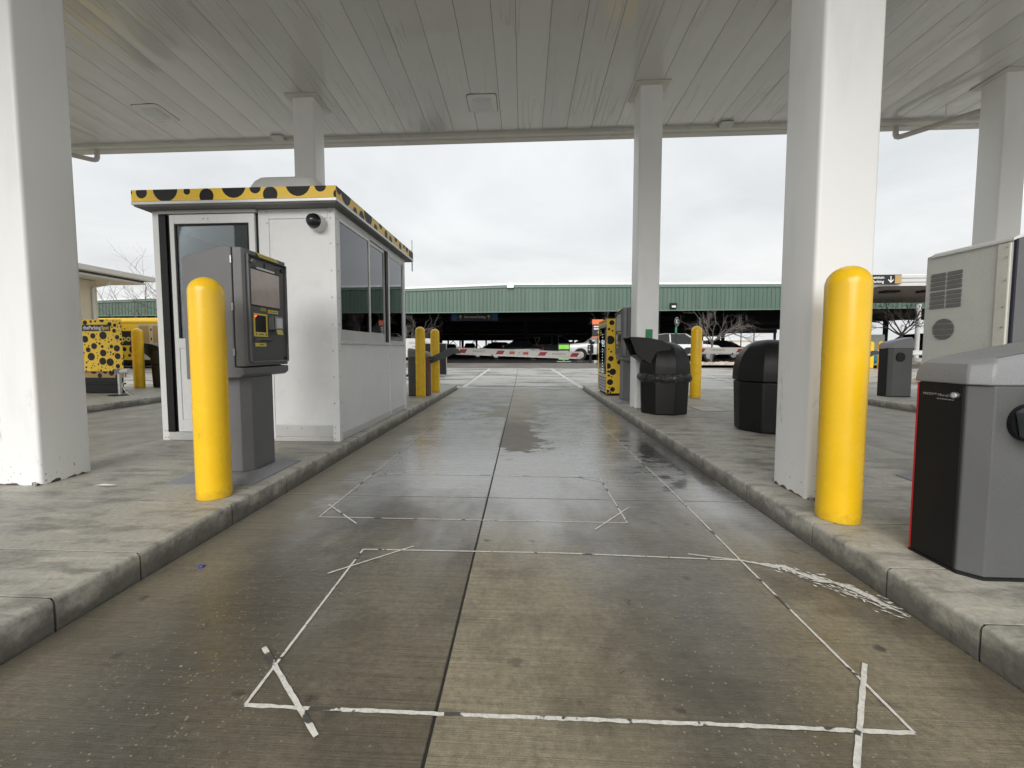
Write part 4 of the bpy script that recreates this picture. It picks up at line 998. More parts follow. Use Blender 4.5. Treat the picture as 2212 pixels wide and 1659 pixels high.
        obj('arm_clip', MB().box(cx + s_ * a - .012, cx + s_ * a + .012, -.216, -.164, zq - .015, zq + .03), 'black', am)
    return g_
make_gate('near grey barrier gate with black front panel and red edge on the right kerb', (1.832, 1.91, ZI), 0, arm_len=2.4, up=True)
make_gate('grey barrier gate past the booth with its red and white arm lowered across the lane', (-1.95, 8.56, ZI), PI, arm_len=2.60, droop=.10)
make_gate('grey barrier gate behind the funnel bin with its arm lowered across the right lane', (3.10, 8.95, ZI), PI, arm_len=2.72, droop=.02)
make_gate('grey barrier gate standing on the far right island near the small canopy', (7.20, 8.75, ZI), 0, arm_len=0, logo=False).scale = (1.05, 1, 1.2)

# ================================================================== SPOTTED MACHINES
def spot_box(mb_, x0, x1, y0, y1, z0, z1, dots_front, dots_side, side=-1):
    dotted(mb_, x1 - x0, z1 - z0, dots_front, lambda u, v: (x0 + u, y0, z0 + v))
vm = thing('vending_machine', (2.05, 9.1, ZI), 'black-spotted yellow vending machine with dark glass front facing the lane', 'vending machine')
VX0, VX1, VY0, VY1, VZ0, VZ1 = 1.705, 2.45, 8.62, 9.58, ZI + .05, 1.70
hw, hh = VX1 - VX0, VZ1 - VZ0
vd = [(.085, 1.44, .052), (.03, 1.31, .026), (.10, 1.275, .02), (.055, 1.09, .088), (.03, .905, .015), (.08, .85, .021), (.075, .71, .055), (.02, .56, .058), (.03, .445, .027), (.115, .44, .068), (.04, .365, .026), (.095, .335, .016), (.065, .23, .062), (.05, .12, .016), (.115, .08, .05), (.02, .04, .035), (.075, .02, .018)] \
    + [(.2 + (d[0] * 1.0), d[1], d[2]) for d in scatter_dots(.5, hh, 26, .016, .08, 11)]
vd = [d for d in vd if d[0] < .16 or d[0] - d[2] > .19]
cab = obj('cabinet', dotted(MB(), hw, hh, vd, lambda u, v: (VX0 + u, VY0, VZ0 + v)), ['yprint', 'dot'], vm, True)
obj('carcass', MB().box(VX0 + .004, VX1, VY0 + .003, VY1, VZ0, VZ1 - .003), 'yprint', vm, True)
obj('plinth', MB().box(VX0 + .03, VX1 - .02, VY0 + .02, VY1 - .02, ZI, VZ0), 'black', vm, True)
fm = obj('front_frame', MB().box(VX0 - .012, VX0 + .002, VY0, VY0 + .03, VZ0, VZ1).box(VX0 - .012, VX0 + .002, VY1 - .07, VY1, VZ0, VZ1), 'yprint', vm, True)
obj('header', dotted(MB(), VY1 - VY0 - .1, .09, [(.06 + .115 * k, .05, .042 if k % 2 else .033) for k in range(9)], lambda u, v: (VX0 - .010, VY0 + .03 + u, VZ1 - .095 + v)), ['yprint', 'dot'], vm, True)
obj('header_rail', MB().box(VX0 - .014, VX0 - .002, VY0 + .03, VY1 - .07, VZ1 - .16, VZ1 - .098), 'plate', vm, True)
obj('interior', MB().box(VX0 - .004, VX0 + .002, VY0 + .03, VY1 - .07, VZ0 + .38, VZ1 - .16), 'black', vm, True)
obj('glass_pane', MB().box(VX0 - .012, VX0 - .009, VY0 + .22, VY1 - .09, VZ0 + .40, VZ1 - .18), 'glass', vm, True)
for k in range(14):
    obj('button_lamp', MB().tube([(VX0 - .006, VY0 + .50, VZ1 - .30 - k * .062), (VX0 - .009, VY0 + .50, VZ1 - .30 - k * .062)], .014, 12), 'ledw', vm, True)
for k in range(6):
    z = VZ0 + .36 - k * .06
    obj('grille_slat', MB().prism([(VX0 + .002, z), (VX0 - .030, z - .035), (VX0 - .026, z - .045), (VX0 + .002, z - .048)], 'y', VY0 + .03, VY1 - .07), 'greyink', vm, True)
obj('coin_panel', MB().box(VX0 - .014, VX0 - .004, VY0 + .04, VY0 + .20, VZ0 + .55, VZ1 - .22), 'kiosk2', vm, True)
fine_print(vm, (VX0 - .0125, VY0 + .66, VZ1 - .22), (0, -1, 0), (0, 0, 1), .16, .014, 4, .03, 'ylab', world=True)

sb = thing('spotted_cabinet', (-9.3, 8.95, ZI), 'black-spotted yellow cabinet with lettered name plate on the far left island', 'cabinet')
CX0, CX1, CY0, CZ0, CZ1 = -10.15, -8.70, 8.60, .62, 1.745
cw, chh = CX1 - CX0, CZ1 - CZ0
keep = [(.50, 1.21, .86, 1.04)]
cd = [(1.02 - .0, .78, .085), (.60, .70, .075), (.80, .55, .068), (1.0, .40, .075), (.72, .32, .085), (1.15, .20, .085), (1.32, .50, .072), (1.33, .33, .068), (.98, .22, .08), (1.34, .74, .05), (1.28, .88, .045), (1.30, 1.0, .04), (1.18, 1.02, .05), (.62, 1.06, .05)]
cd = [d for d in cd]
cd = scatter_dots(cw, chh, 36, .040, .062, 5, .014, keep, cd)
cd = scatter_dots(cw, chh, 150, .012, .034, 6, .010, keep, cd)
obj('front_panel', dotted(MB(), cw, chh, cd, lambda u, v: (CX0 + u, CY0, CZ0 + v)), ['yprint', 'dot'], sb, True)
obj('carcass', MB().prism([(CX0, CY0 + .004), (CX1, CY0 + .004), (CX1 - .78, 9.34), (CX0, 9.34)], 'z', CZ0, CZ1 - .002), 'yprint', sb, True)
obj('lower_band', dotted(MB(), cw - .1, .14, scatter_dots(cw - .1, .14, 8, .05, .09, 3), lambda u, v: (CX0 + .05 + u, CY0 + .10, CZ0 - .145 + v)), ['gold', 'dot'], sb, True)
obj('base', MB().prism([(CX0 + .05, CY0 + .104), (CX1 - .12, CY0 + .104), (CX1 - .80, 9.3), (CX0 + .05, 9.3)], 'z', ZI, CZ0 - .001), 'black', sb, True)
obj('base_rail', MB().box(CX0 + .04, CX1 - .06, CY0 + .06, CY0 + .10, ZI + .02, ZI + .07).box(CX0 + .04, CX1 - .06, CY0 + .06, CY0 + .10, ZI + .20, ZI + .23), 'binblk', sb, True)
npl = obj('name_plate', MB().box(CX0 + .53, CX0 + 1.19, CY0 - .008, CY0 - .002, CZ0 + .875, CZ0 + 1.015), 'signblk', sb, True)
text('theParking', .115, 'whiteink', npl, (CX0 + .785, CY0 - .009, CZ0 + .945), (1, 0, 0), (0, 0, 1), bold=.002, sx=.82)
text('Spot', .115, 'ylab', npl, (CX0 + 1.085, CY0 - .009, CZ0 + .945), (1, 0, 0), (0, 0, 1), bold=.002, sx=.82)

ps = thing('tip_rest_post', (-8.50, 8.30, ZI), 'short chrome post with grey motor head and loose cable beside the spotted cabinet', 'post')
obj('base_disc', MB().lathe([(.20, 0), (.20, .012), (.06, .02)], 24), 'black', ps); obj('pole', MB().tube([(0, 0, .018), (0, 0, .46)], .035, 14), 'steel', ps, smooth=40)
obj('bracket', MB().box(-.06, .05, -.05, .05, .46, .56), 'plate', ps, bevel=.006); obj('motor_head', MB().tube([(.05, 0, .50), (.20, .02, .515)], .055, 16), 'alum', ps, smooth=40)
obj('cable', MB().tube([(.12, 0, .45), (.14, -.02, .33), (.08, -.03, .22), (.12, -.03, .12), (.22, -.04, .03), (.30, -.04, .012)], .007, 6), 'cream', ps)

# small things on the ground
bc = obj('bottle_cap', MB().lathe([(.013, 0), (.0135, .005), (.011, .009), (.002, .0095)], 18), 'capblue', smooth=40, loc=(-1.60, 1.93, .001)); tag(bc, 'small blue bottle cap lying on the lane by the left kerb', 'bottle cap')
hh_ = thing('handhole_cover', (2.92, 6.74, ZI), 'rectangular pale utility cover set flush in the right island', 'cover')
obj('frame', MB().box(-.20, .20, -.24, -.225, 0, .003).box(-.20, .20, .225, .24, 0, .003).box(-.20, -.185, -.225, .225, 0, .003).box(.185, .20, -.225, .225, 0, .003), 'asphalt', hh_); obj('lid', MB().box(-.183, .183, -.223, .223, 0, .006), 'apron', hh_, bevel=.002)
lt = obj('paper_scrap', MB().add([(-.08, -.008, .0), (.04, -.022, .004), (.09, .004, .002), (-.03, .014, .005)], [(0, 1, 2), (0, 2, 3)]), 'whitesign', loc=(-2.93, 2.72, ZI + .003)); tag(lt, 'thin white scrap lying on the left island near the column', 'litter')
rr = random.Random(21)
for (x, y) in ((-.95, 2.05), (.45, 1.75), (.33, 1.35), (-1.25, 1.5)):
    lf = obj('dead_leaf', MB().add([(-.014, 0, 0), (0, -.007, .004), (.016, .001, .001), (.002, .008, .005)], [(0, 1, 2), (0, 2, 3)]), 'bark', loc=(x, y, .006)); lf.rotation_euler = (0, 0, rr.uniform(0, 6))
    tag(lf, dict(a='tiny dark leaf fragment left of the near saw-cut loop', b='tiny leaf fragment right of the joint just before the second white cut', c='tiny leaf fragment inside the near white loop', d='tiny leaf fragment close to the left kerb in the foreground')['abcd'[[-.95, .45, .33, -1.25].index(x)]], 'leaf', 'leaf fragments on the lane')

# ================================================================== COVERED PARKING STRUCTURE
SY = lambda x: 26.9 - .035 * x                     # line of the green front
pk = thing('covered_parking', (0, 27, .3), 'long low covered parking structure with ribbed green metal front', 'building')
RIDGE = -.84
topz = lambda x: 5.05 - .022 * abs(x - RIDGE) if x < RIDGE else 5.05 - .012 * abs(x - RIDGE)
x0_, x1_ = -52., 46.
# ribbed siding: one continuous folded sheet
m = MB(); prof = []; x = x0_; sp = .245
while x < x1_:
    for dx, d in ((0, 0), (.10, 0), (.118, -.035), (.155, -.035), (.173, 0)): prof.append((x + dx, d))
    x += sp
prof.append((x, 0))
vs = []
for (a, d) in prof: vs += [(a, SY(a) + d, 3.50), (a, SY(a) + d, topz(a))]
m.add(vs, [(2 * i, 2 * i + 2, 2 * i + 3, 2 * i + 1) for i in range(len(prof) - 1)])
obj('siding', m, 'siding', pk, True)
def strip(xa, xb, zf0, zf1, d0, d1): return MB().loft([[(q, SY(q) + d0, zf0(q)), (q, SY(q) + d1, zf0(q)), (q, SY(q) + d1, zf1(q)), (q, SY(q) + d0, zf1(q))] for q in (xa, RIDGE, xb)])
obj('lower_trim', strip(x0_, x1_, lambda q: 3.455, lambda q: 3.515, -.05, .06), 'trimgreen', pk, True)
obj('eave_trim', strip(x0_, x1_, lambda q: topz(q) - .02, lambda q: topz(q) + .13, -.07, .05), 'trimgreen', pk, True)
obj('roof_edge', strip(x0_, x1_, lambda q: topz(q) + .132, lambda q: topz(q) + .25, -.11, .05), 'roofmetal', pk, True)
DEEP = 118
m = MB().add([(x0_, SY(x0_) + .06, topz(x0_) + .1), (RIDGE, SY(RIDGE) + .06, topz(RIDGE) + .1), (x1_, SY(x1_) + .06, topz(x1_) + .1), (x1_, DEEP, topz(x1_) + .1), (RIDGE, DEEP, topz(RIDGE) + .1), (x0_, DEEP, topz(x0_) + .1)], [(0, 1, 4, 5), (1, 2, 3, 4)])
obj('roof', m, 'soffit', pk, True)
obj('inner_fascia', MB().box(x0_, x1_, DEEP - .2, DEEP, 3.6, 5.4), 'struct_dark', pk, True)
obj('ridge_cap', MB().prism([(RIDGE - .20, 5.0), (RIDGE + .20, 5.0), (RIDGE + .24, 5.22), (RIDGE, 5.40), (RIDGE - .24, 5.22)], 'y', SY(RIDGE) - .18, SY(RIDGE) - .115), 'white', pk, True)
fl_ = thing('garage_floor', (0, 70, .3), '', '')
C.objects.unlink(fl_); bpy.data.objects.remove(fl_)
tag(obj('garage_floor', MB().add([(x0_, 25.6, .304), (x1_, 25.0, .304), (x1_, DEEP, .304), (x0_, DEEP, .304)], [(0, 1, 2, 3)]), 'floorin'), kind='structure')
# frames: columns and tapered beams going back, braces at the far side
for j, yy in enumerate((29.5, 44, 60, 78, 98, 116.5)):
    for xq in range(-48, 47, 9):
        xx = xq + 3.2
        if j == 0 and xx < 9 and xx > -8: continue
        obj('post', MB().prism([(xx - .14, .3), (xx + .14, .3), (xx + .22, 4.6), (xx - .22, 4.6)], 'y', yy - .1, yy + .1), 'struct_dark', pk, True)
    obj('beam', MB().box(x0_ + .5, x1_ - .5, yy - .12, yy + .12, 3.95, 4.5), 'struct_dark', pk, True)
for xq in range(-47, 46, 3):
    if xq % 2: obj('brace', MB().tube([(xq, 116.8, .4), (xq + 3.4, 116.8, 3.7)], .10, 5), 'struct_dark', pk, True)
    else: obj('brace', MB().tube([(xq + 3, 116.8, .4), (xq, 116.8, 3.7)], .08, 5), 'struct_dark', pk, True)
obj('wall_pack_light', MB().box(9.02, 9.42, SY(9) - .22, SY(9) - .04, 3.60, 3.93), 'black', pk, True, bevel=.03); obj('wall_pack_lens', MB().box(9.10, 9.34, SY(9) - .228, SY(9) - .221, 3.64, 3.76), 'lens', pk, True)

# hanging sign under the front
hs = thing('overhead_sign', (-3.2, 27.3, 2.94), 'blue-ended black overhead sign reading Uncovered Parking under the green front', 'sign')
yS = 27.2
bd = obj('board', MB().box(-4.72, -1.66, yS, yS + .06, 2.965, 3.44), 'signblk', hs, True)
obj('blue_end', MB().box(-4.72, -4.36, yS - .012, yS - .002, 2.97, 3.435), 'blue', hs, True); obj('blue_end', MB().box(-2.02, -1.66, yS - .012, yS - .002, 2.97, 3.435), 'blue', hs, True)
obj('blue_rule', MB().box(-4.35, -2.03, yS - .010, yS - .002, 2.97, 2.99), 'blue', hs, True); obj('blue_rule', MB().box(-4.35, -2.03, yS - .010, yS - .002, 3.415, 3.435), 'blue', hs, True)
text('Uncovered Parking', .20, 'whiteink', bd, (-3.18, yS - .004, 3.20), (1, 0, 0), (0, 0, 1), bold=.003, sx=.9)
def arrow(parent, cx, y, cz, h, mat, down=False, world=True):
    s_ = -1 if down else 1; w = h * .13
    P1 = [(cx - w / 2, cz - s_ * h / 2), (cx + w / 2, cz - s_ * h / 2), (cx + w / 2, cz + s_ * h * .40), (cx - w / 2, cz + s_ * h * .40)]
    P2 = [(cx, cz + s_ * h / 2), (cx + h * .38, cz + s_ * h * .12), (cx + h * .38, cz - s_ * h * .06), (cx, cz + s_ * h * .30), (cx - h * .38, cz - s_ * h * .06), (cx - h * .38, cz + s_ * h * .12)]
    obj('arrow', MB().prism(P1, 'y', y - .003, y).prism(P2, 'y', y - .005, y - .0035), mat, parent, world)
for ax in (-4.12, -2.26): arrow(bd, ax, yS - .001, 3.20, .26, 'whiteink')
for ax in (-4.4, -2.0): obj('hanger', MB().tube([(ax, yS + .03, 3.44), (ax, yS + .03, 4.9)], .02, 6), 'struct_dark', hs, True)

hs.scale = (1.08, 1.08, 1.08); hs.location = (-3.2 * 1.08, 27.3 * 1.08, 1.08 + 1.86 * 1.08)
# ---------------------------------------------------------------- parked vehicles
def make_car(label, loc, rz, paint_, kind='suv', group='vehicles parked under the covered structure'):
    """length along local x, front at +x"""
    cat = {'suv': 'car', 'pickup': 'pickup', 'sedan': 'car', 'van': 'van'}[kind]
    c = thing({'pickup': 'pickup_truck', 'van': 'van'}.get(kind, 'parked_car'), loc, label, cat, group, rz)
    if kind == 'pickup':
        L, Wd, st = 5.8, 1.0, [(-2.9, .55, 1.18), (-2.82, .5, 1.22), (-.95, .45, 1.22), (-.9, .42, 1.20), (1.1, .42, 1.22), (1.35, .42, 1.26), (2.5, .45, 1.16), (2.82, .5, 1.02), (2.9, .55, .85)]
        roof = [(-.95, 1.20), (-.80, 1.86), (-.3, 1.93), (.55, 1.91), (1.35, 1.26)]
    elif kind == 'suv':
        L, Wd, st = 4.9, .97, [(-2.45, .5, .95), (-2.38, .42, 1.08), (-1.4, .38, 1.10), (1.0, .38, 1.10), (1.2, .38, 1.12), (2.15, .42, 1.02), (2.4, .48, .88), (2.45, .52, .72)]
        roof = [(-2.3, 1.08), (-1.95, 1.68), (-1.2, 1.78), (.1, 1.76), (1.15, 1.12)]
    elif kind == 'van':
        L, Wd, st = 5.1, 1.0, [(-2.55, .5, 1.0), (-2.5, .42, 1.12), (1.5, .38, 1.12), (1.9, .4, 1.08), (2.45, .45, .9), (2.55, .5, .7)]
        roof = [(-2.5, 1.12), (-2.38, 1.82), (-1.8, 1.90), (.6, 1.88), (1.75, 1.12)]
    else:
        L, Wd, st = 4.7, .92, [(-2.35, .45, .85), (-2.25, .36, .96), (-1.5, .33, .98), (1.0, .33, .95), (2.0, .36, .82), (2.3, .42, .66)]
        roof = [(-1.75, .97), (-1.0, 1.40), (.1, 1.42), (1.05, .94)]
    rings = []
    for (x, zb, zt) in st:
        e = 1 - .10 * (abs(x) / (L / 2)) ** 6
        w = Wd * e
        rings.append([(x, -w * .93, zb), (x, -w, zb + (zt - zb) * .35), (x, -w * .985, zt - .10), (x, -w * .93, zt), (x, w * .93, zt), (x, w * .985, zt - .10), (x, w, zb + (zt - zb) * .35), (x, w * .93, zb)])
    obj('body', MB().loft(rings), paint_, c, bevel=.03, smooth=40)
    rf = [[(x, -Wd * (.90 if i in (0, len(roof) - 1) else .74), z), (x, Wd * (.90 if i in (0, len(roof) - 1) else .74), z)] for i, (x, z) in enumerate(roof)]
    m_ = MB(); V = [(x, y, z) for r_ in rf for (x, y, z) in r_]; n = len(rf)
    base = [(x, s_ * Wd * .90, roof[0][1] - .02) for x, _ in roof for s_ in (-1, 1)]
    F_ = [(2 * i, 2 * i + 1, 2 * i + 3, 2 * i + 2) for i in range(n - 1)]
    o_ = len(V); V += base
    for s_ in (0, 1): F_ += [(2 * i + s_, 2 * i + 2 + s_, o_ + 2 * i + 2 + s_, o_ + 2 * i + s_) for i in range(n - 1)]
    m_.add(V, F_); obj('glasshouse', m_, 'carglass', c)
    # roof skin and pillars over the glass
    tp = MB(); t_ = .02
    ins = roof[1:-1]
    tp.loft([[(x, -Wd * .755, z + .004), (x, Wd * .755, z + .004), (x, Wd * .70, z + .035), (x, -Wd * .70, z + .035)] for x, z in ins])
    obj('roof', tp, paint_, c, bevel=.015, smooth=40)
    for s_ in (-1, 1):
        for (a, b) in ((0, 1), (n - 1, n - 2)):
            obj('pillar', MB().tube([(roof[a][0], s_ * Wd * .905, roof[a][1] - .01), (roof[b][0], s_ * Wd * .75, roof[b][1] + .01)], .045, 6), paint_, c)
        xm = (roof[1][0] + roof[-2][0]) / 2
        obj('pillar', MB().tube([(xm, s_ * Wd * .91, roof[0][1] - .01), (xm, s_ * Wd * .755, roof[2][1] - .03)], .045, 6), paint_, c)
        obj('mirror', MB().box(roof[-1][0] - .28, roof[-1][0] - .10, s_ * (Wd + .02), s_ * (Wd + .20), roof[-1][1] - .02, roof[-1][1] + .18), paint_ if kind != 'pickup' else 'black', c, bevel=.03)
        obj('headlamp', MB().box(L / 2 - .16, L / 2 - .03, s_ * Wd * .60, s_ * Wd * .93, st[-2][2] - .22, st[-2][2] - .03), 'lamp', c, bevel=.02)
        obj('tail_lamp', MB().box(-L / 2 - .015, -L / 2 + .14, s_ * Wd * .80, s_ * Wd * .965, st[1][2] - .45, st[1][2] - .04), 'tail', c, bevel=.015)
        obj('door_handle', MB().box(.05, .25, s_ * Wd * .985, s_ * Wd * 1.02, st[2][2] - .20, st[2][2] - .16), paint_, c)
        for xw in (-L * .31, L * .315):
            rw = .39 if kind == 'pickup' else .35
            obj('wheel_arch', MB().prism([(xw + (rw + .09) * math.cos(a), rw + (rw + .09) * math.sin(a)) for a in [PI * k / 10 for k in range(11)]], 'y', s_ * Wd * .90, s_ * Wd * 1.01), 'black', c)
            wh = obj('wheel', MB().tube([(xw, s_ * (Wd - .20), rw), (xw, s_ * (Wd + .02), rw)], rw, 20), 'tyre', c, smooth=40)
            obj('rim', MB().tube([(xw, s_ * (Wd + .021), rw), (xw, s_ * (Wd + .035), rw)], rw * .62, 14), 'rim', wh)
    obj('grille', MB().box(L / 2 - .02, L / 2 + .012, -Wd * .55, Wd * .55, st[-2][2] - .32, st[-2][2] - .06), 'black', c)
    obj('bumper', MB().box(L / 2 - .06, L / 2 + .05, -Wd * .92, Wd * .92, .42, .60), 'greyink', c, bevel=.04); obj('bumper', MB().box(-L / 2 - .06, -L / 2 + .05, -Wd * .92, Wd * .92, .45, .62), 'greyink', c, bevel=.04)
    obj('number_plate', MB().box(-L / 2 - .066, -L / 2 - .061, -.16, .16, .62, .76), 'whitesign', c)
    return c
# front points to local +x; rz 180 deg: nose to the left of the picture
make_car('white pickup truck nosing out past the lime covered sign', (5.85, 30.4, .30), PI * .985, 'carwhite', 'pickup')
make_car('silver van parked with its rear towards the lane left of the grey pickup', (.85, 41.0, .30), R(62), 'carsilver', 'van')
make_car('grey pickup truck with red tail lamp parked behind the lime covered sign', (2.5, 36.2, .30), R(40), 'cargrey', 'pickup')
make_car('dark grey crew vehicle behind the white pickup under the roof', (5.4, 37.5, .30), PI, 'cargrey', 'suv')
make_car('black car deep under the roof behind the left half of the lowered arm', (-2.6, 38.0, .30), PI, 'cardark', 'sedan')
make_car('dark sedan under the roof above the striped middle of the arm', (-.6, 34.2, .30), R(172), 'cardark', 'sedan')
make_car('white car with long side window behind the yellow bollard on the right island', (10.4, 28.6, .30), R(3), 'carwhite', 'suv')
make_car('white car partly hidden by the back right column', (9.2, 34.5, .30), R(178), 'carwhite', 'sedan')
make_car('dark car low behind the right lane barrier arm', (14.2, 33.0, .30), R(180), 'cardark', 'sedan')
make_car('silver car seen over the right lane barrier arm under the roof', (16.5, 37.0, .30), R(182), 'carsilver', 'sedan')
make_car('dark car beyond the light pole at the far right', (27.5, 31.0, .30), R(90), 'cardark', 'suv')
rr = random.Random(9)
pos = ['first', 'second', 'third', 'fourth', 'fifth', 'sixth', 'seventh', 'eighth', 'ninth', 'tenth']
for k in range(10):
    make_car('distant dark car, %s from the left in the row against the bright far opening' % pos[k], (-13.5 + k * 3.6 + rr.uniform(-.4, .4), 78 + rr.uniform(-2, 2), .30), R(90 + rr.uniform(-4, 4)), rr.choice(('cardark', 'cardark', 'cargrey')), rr.choice(('suv', 'sedan', 'pickup')), 'distant cars in the far row')

# ---------------------------------------------------------------- signs and small things on the forecourt
sg = thing('stand_sign', (2.45, 25.6, .30), 'lime green and black stand sign reading covered in front of the parked trucks', 'sign')
obj('panel', MB().box(-.36, .36, -.03, .03, .15, 1.14), 'signblk', sg, bevel=.01); obj('lime_field', MB().box(-.31, .31, -.040, -.031, .80, 1.06), 'lime', sg); obj('lime_field', MB().box(-.30, .30, -.040, -.031, .16, .29), 'lime', sg)
text('COVERED', .13, 'whiteink', sg, (0, -.0315, .64), (1, 0, 0), (0, 0, 1), world=False, bold=.002); obj('weighted_base', MB().box(-.42, .42, -.25, .25, 0, .07).box(-.05, .05, -.03, .03, .07, .15), 'plate', sg, bevel=.02)
rd = thing('reader_pedestal', (3.98, 25.1, .30), 'black reader pedestal with hooded camera in front of the white pickup', 'pedestal')
obj('post', MB().box(-.06, .06, -.06, .06, 0, .60), 'black', rd); obj('head', MB().box(-.16, .16, -.12, .12, .52, 1.04), 'binblk', rd, bevel=.01)
obj('reader', MB().box(-.13, -.05, -.127, -.121, .84, .98), 'greyink', rd); obj('reader', MB().box(-.13, -.05, -.127, -.121, .72, .80), 'lens', rd); obj('camera_hood', MB().prism([(.0, 1.04), (.20, 1.08), (.24, 1.22), (.10, 1.26), (-.02, 1.14)], 'y', -.09, .09), 'black', rd, bevel=.01); obj('camera_cap', MB().box(.10, .22, -.08, .08, 1.265, 1.32), 'white', rd)
og = thing('direction_sign', (4.12, 23.6, .02), 'small black sign with orange top and white arrow behind the vending machine', 'sign')
obj('post', MB().tube([(0, .02, 0), (0, .02, 2.3)], .025, 8), 'black', og); obj('panel', MB().box(-.30, .30, -.02, .0, 1.72, 2.72), 'signblk', og); obj('orange_top', MB().box(-.30, .30, -.026, -.021, 2.45, 2.72), 'signorange', og); obj('orange_rule', MB().box(-.30, .30, -.026, -.021, 1.72, 1.78), 'signorange', og)
fine_print(og, (0, -.021, 2.33), (1, 0, 0), (0, 0, 1), .42, .07, 2, .13, 'whiteink'); arrow(og, .10, -.021, 1.98, .26, 'whiteink', world=False)
for (x, y, ch, px_) in ((8.57, 24.0, 'K', 'white letter K'), (19.18, 38, 'L', 'white letter L'), (20.29, 38, 'M', 'white letter M')):
    z0 = gz(y)
    kp = thing('row_marker', (x, y, z0), 'round black row marker with %s on a dark post' % px_, 'sign', 'round row markers', R(44) if ch == 'K' else R(30))
    hgt = 2.34 if ch == 'K' else 2.5
    obj('post', MB().tube([(0, .03, 0), (0, .03, hgt)], .04, 8), 'struct_dark', kp)
    if ch == 'K': obj('green_sleeve', MB().tube([(0, .03, 1.72), (0, .03, 2.05)], .055, 10), 'green', kp)
    obj('disc', along_y([(.25, -.015), (.27, .0)], (0, hgt)), 'signblk', kp); obj('ring', MB().loft([[(r_ * math.cos(2 * PI * i / 28), y_, hgt + r_ * 1.0 * math.sin(2 * PI * i / 28)) for i in range(28)] for r_, y_ in ((.25, -.018), (.238, -.018), (.238, -.0155), (.25, -.0155), (.25, -.018))], caps=False), 'whiteink' if ch == 'K' else 'greyink', kp)
    text(ch, .34, 'whiteink' if ch == 'K' else 'greyink', kp, (0, -.0158, hgt), (1, 0, 0), (0, 0, 1), world=False, bold=.006)
ub = thing('information_board', (-4.0, 15.4, gz(15.4)), 'white information board reading uncovered parking on dark legs behind the booth', 'sign')
obj('panel', MB().box(-.40, .60, -.02, .0, .72, 1.42), 'whitesign', ub, bevel=.004)
text('UNCOVERED', .125, 'greyink', ub, (.10, -.021, 1.25), (1, 0, 0), (0, 0, 1), world=False); text('PARKING', .125, 'greyink', ub, (.10, -.021, 1.10), (1, 0, 0), (0, 0, 1), world=False); text('Currently in', .10, 'greyink', ub, (.02, -.021, .86), (1, 0, 0), (0, 0, 1), world=False)
for lx in (-.3, .5): obj('leg', MB().tube([(lx, .0, .72), (lx - .05, .12, .06)], .018, 6), 'black', ub); obj('foot', MB().box(lx - .12, lx + .06, -.14, .2, 0, .06), 'black', ub)
bb = thing('back_of_sign', (-3.0, 15.1, gz(15.1)), 'tall black framed sign board seen from behind beside the yellow bollards', 'sign')
obj('panel', MB().box(-.62, .18, -.03, .01, .10, 1.22), 'binblk', bb); obj('frame', MB().box(-.64, -.62, -.04, .03, .08, 1.24).box(.18, .20, -.04, .03, .08, 1.24).box(-.62, .18, -.04, .03, 1.22, 1.24).box(-.62, .18, -.04, .03, .08, .10), 'greyink', bb); obj('foot', MB().tube([(-.15, 0, .02), (-.15, 0, .09)], .03, 8), 'black', bb); obj('base_plate', MB().lathe([(.28, 0), (.26, .03), (.05, .035)], 18, (-.15, 0)), 'plate', bb)

# ---------------------------------------------------------------- planted strips with bare trees
def bed(name, x0, x1, y0, y1, seed):
    z = gz(y0)
    k = obj(name, MB().box(x0, x1, y0, y1, z - .1, z + .12).box(x0, x1, y0, y0 + .001, z - .1, z + .1), 'apron', bevel=.02); tag(k, kind='structure')
    m_ = MB(); rr_ = random.Random(seed)
    for _ in range(int((x1 - x0) * (y1 - y0) * 26)):
        cx, cy, r_ = rr_.uniform(x0 + .2, x1 - .2), rr_.uniform(y0 + .2, y1 - .2), rr_.uniform(.06, .16)
        m_.loft([[(cx + q * r_ * math.cos(a * PI / 2.5 + r_ * 50) * rr_.uniform(.8, 1.2), cy + q * r_ * math.sin(a * PI / 2.5 + r_ * 50), z + .11 + h * r_) for a in range(5)] for q, h in ((1, 0), (.85, .45), (.3, .75))])
    tag(obj('landscape_rock', m_, 'rock'), 'pale landscape rock covering the planted strip', 'rocks', kind='stuff')
bed('planting_bed', 7.2, 17.0, 20.8, 23.0, 1); bed('planting_bed', 19.5, 27.0, 20.8, 23.6, 2); bed('planting_bed', -24, -6.5, 22.2, 24.6, 3); bed('planting_bed', 11.6, 15.0, 12.2, 14.2, 4)
# kerbs and floor edge right of the white pickup
tag(obj('kerb', MB().box(4.2, 7.2, 25.2, 25.7, .2, .42), 'apron', bevel=.02), kind='structure')

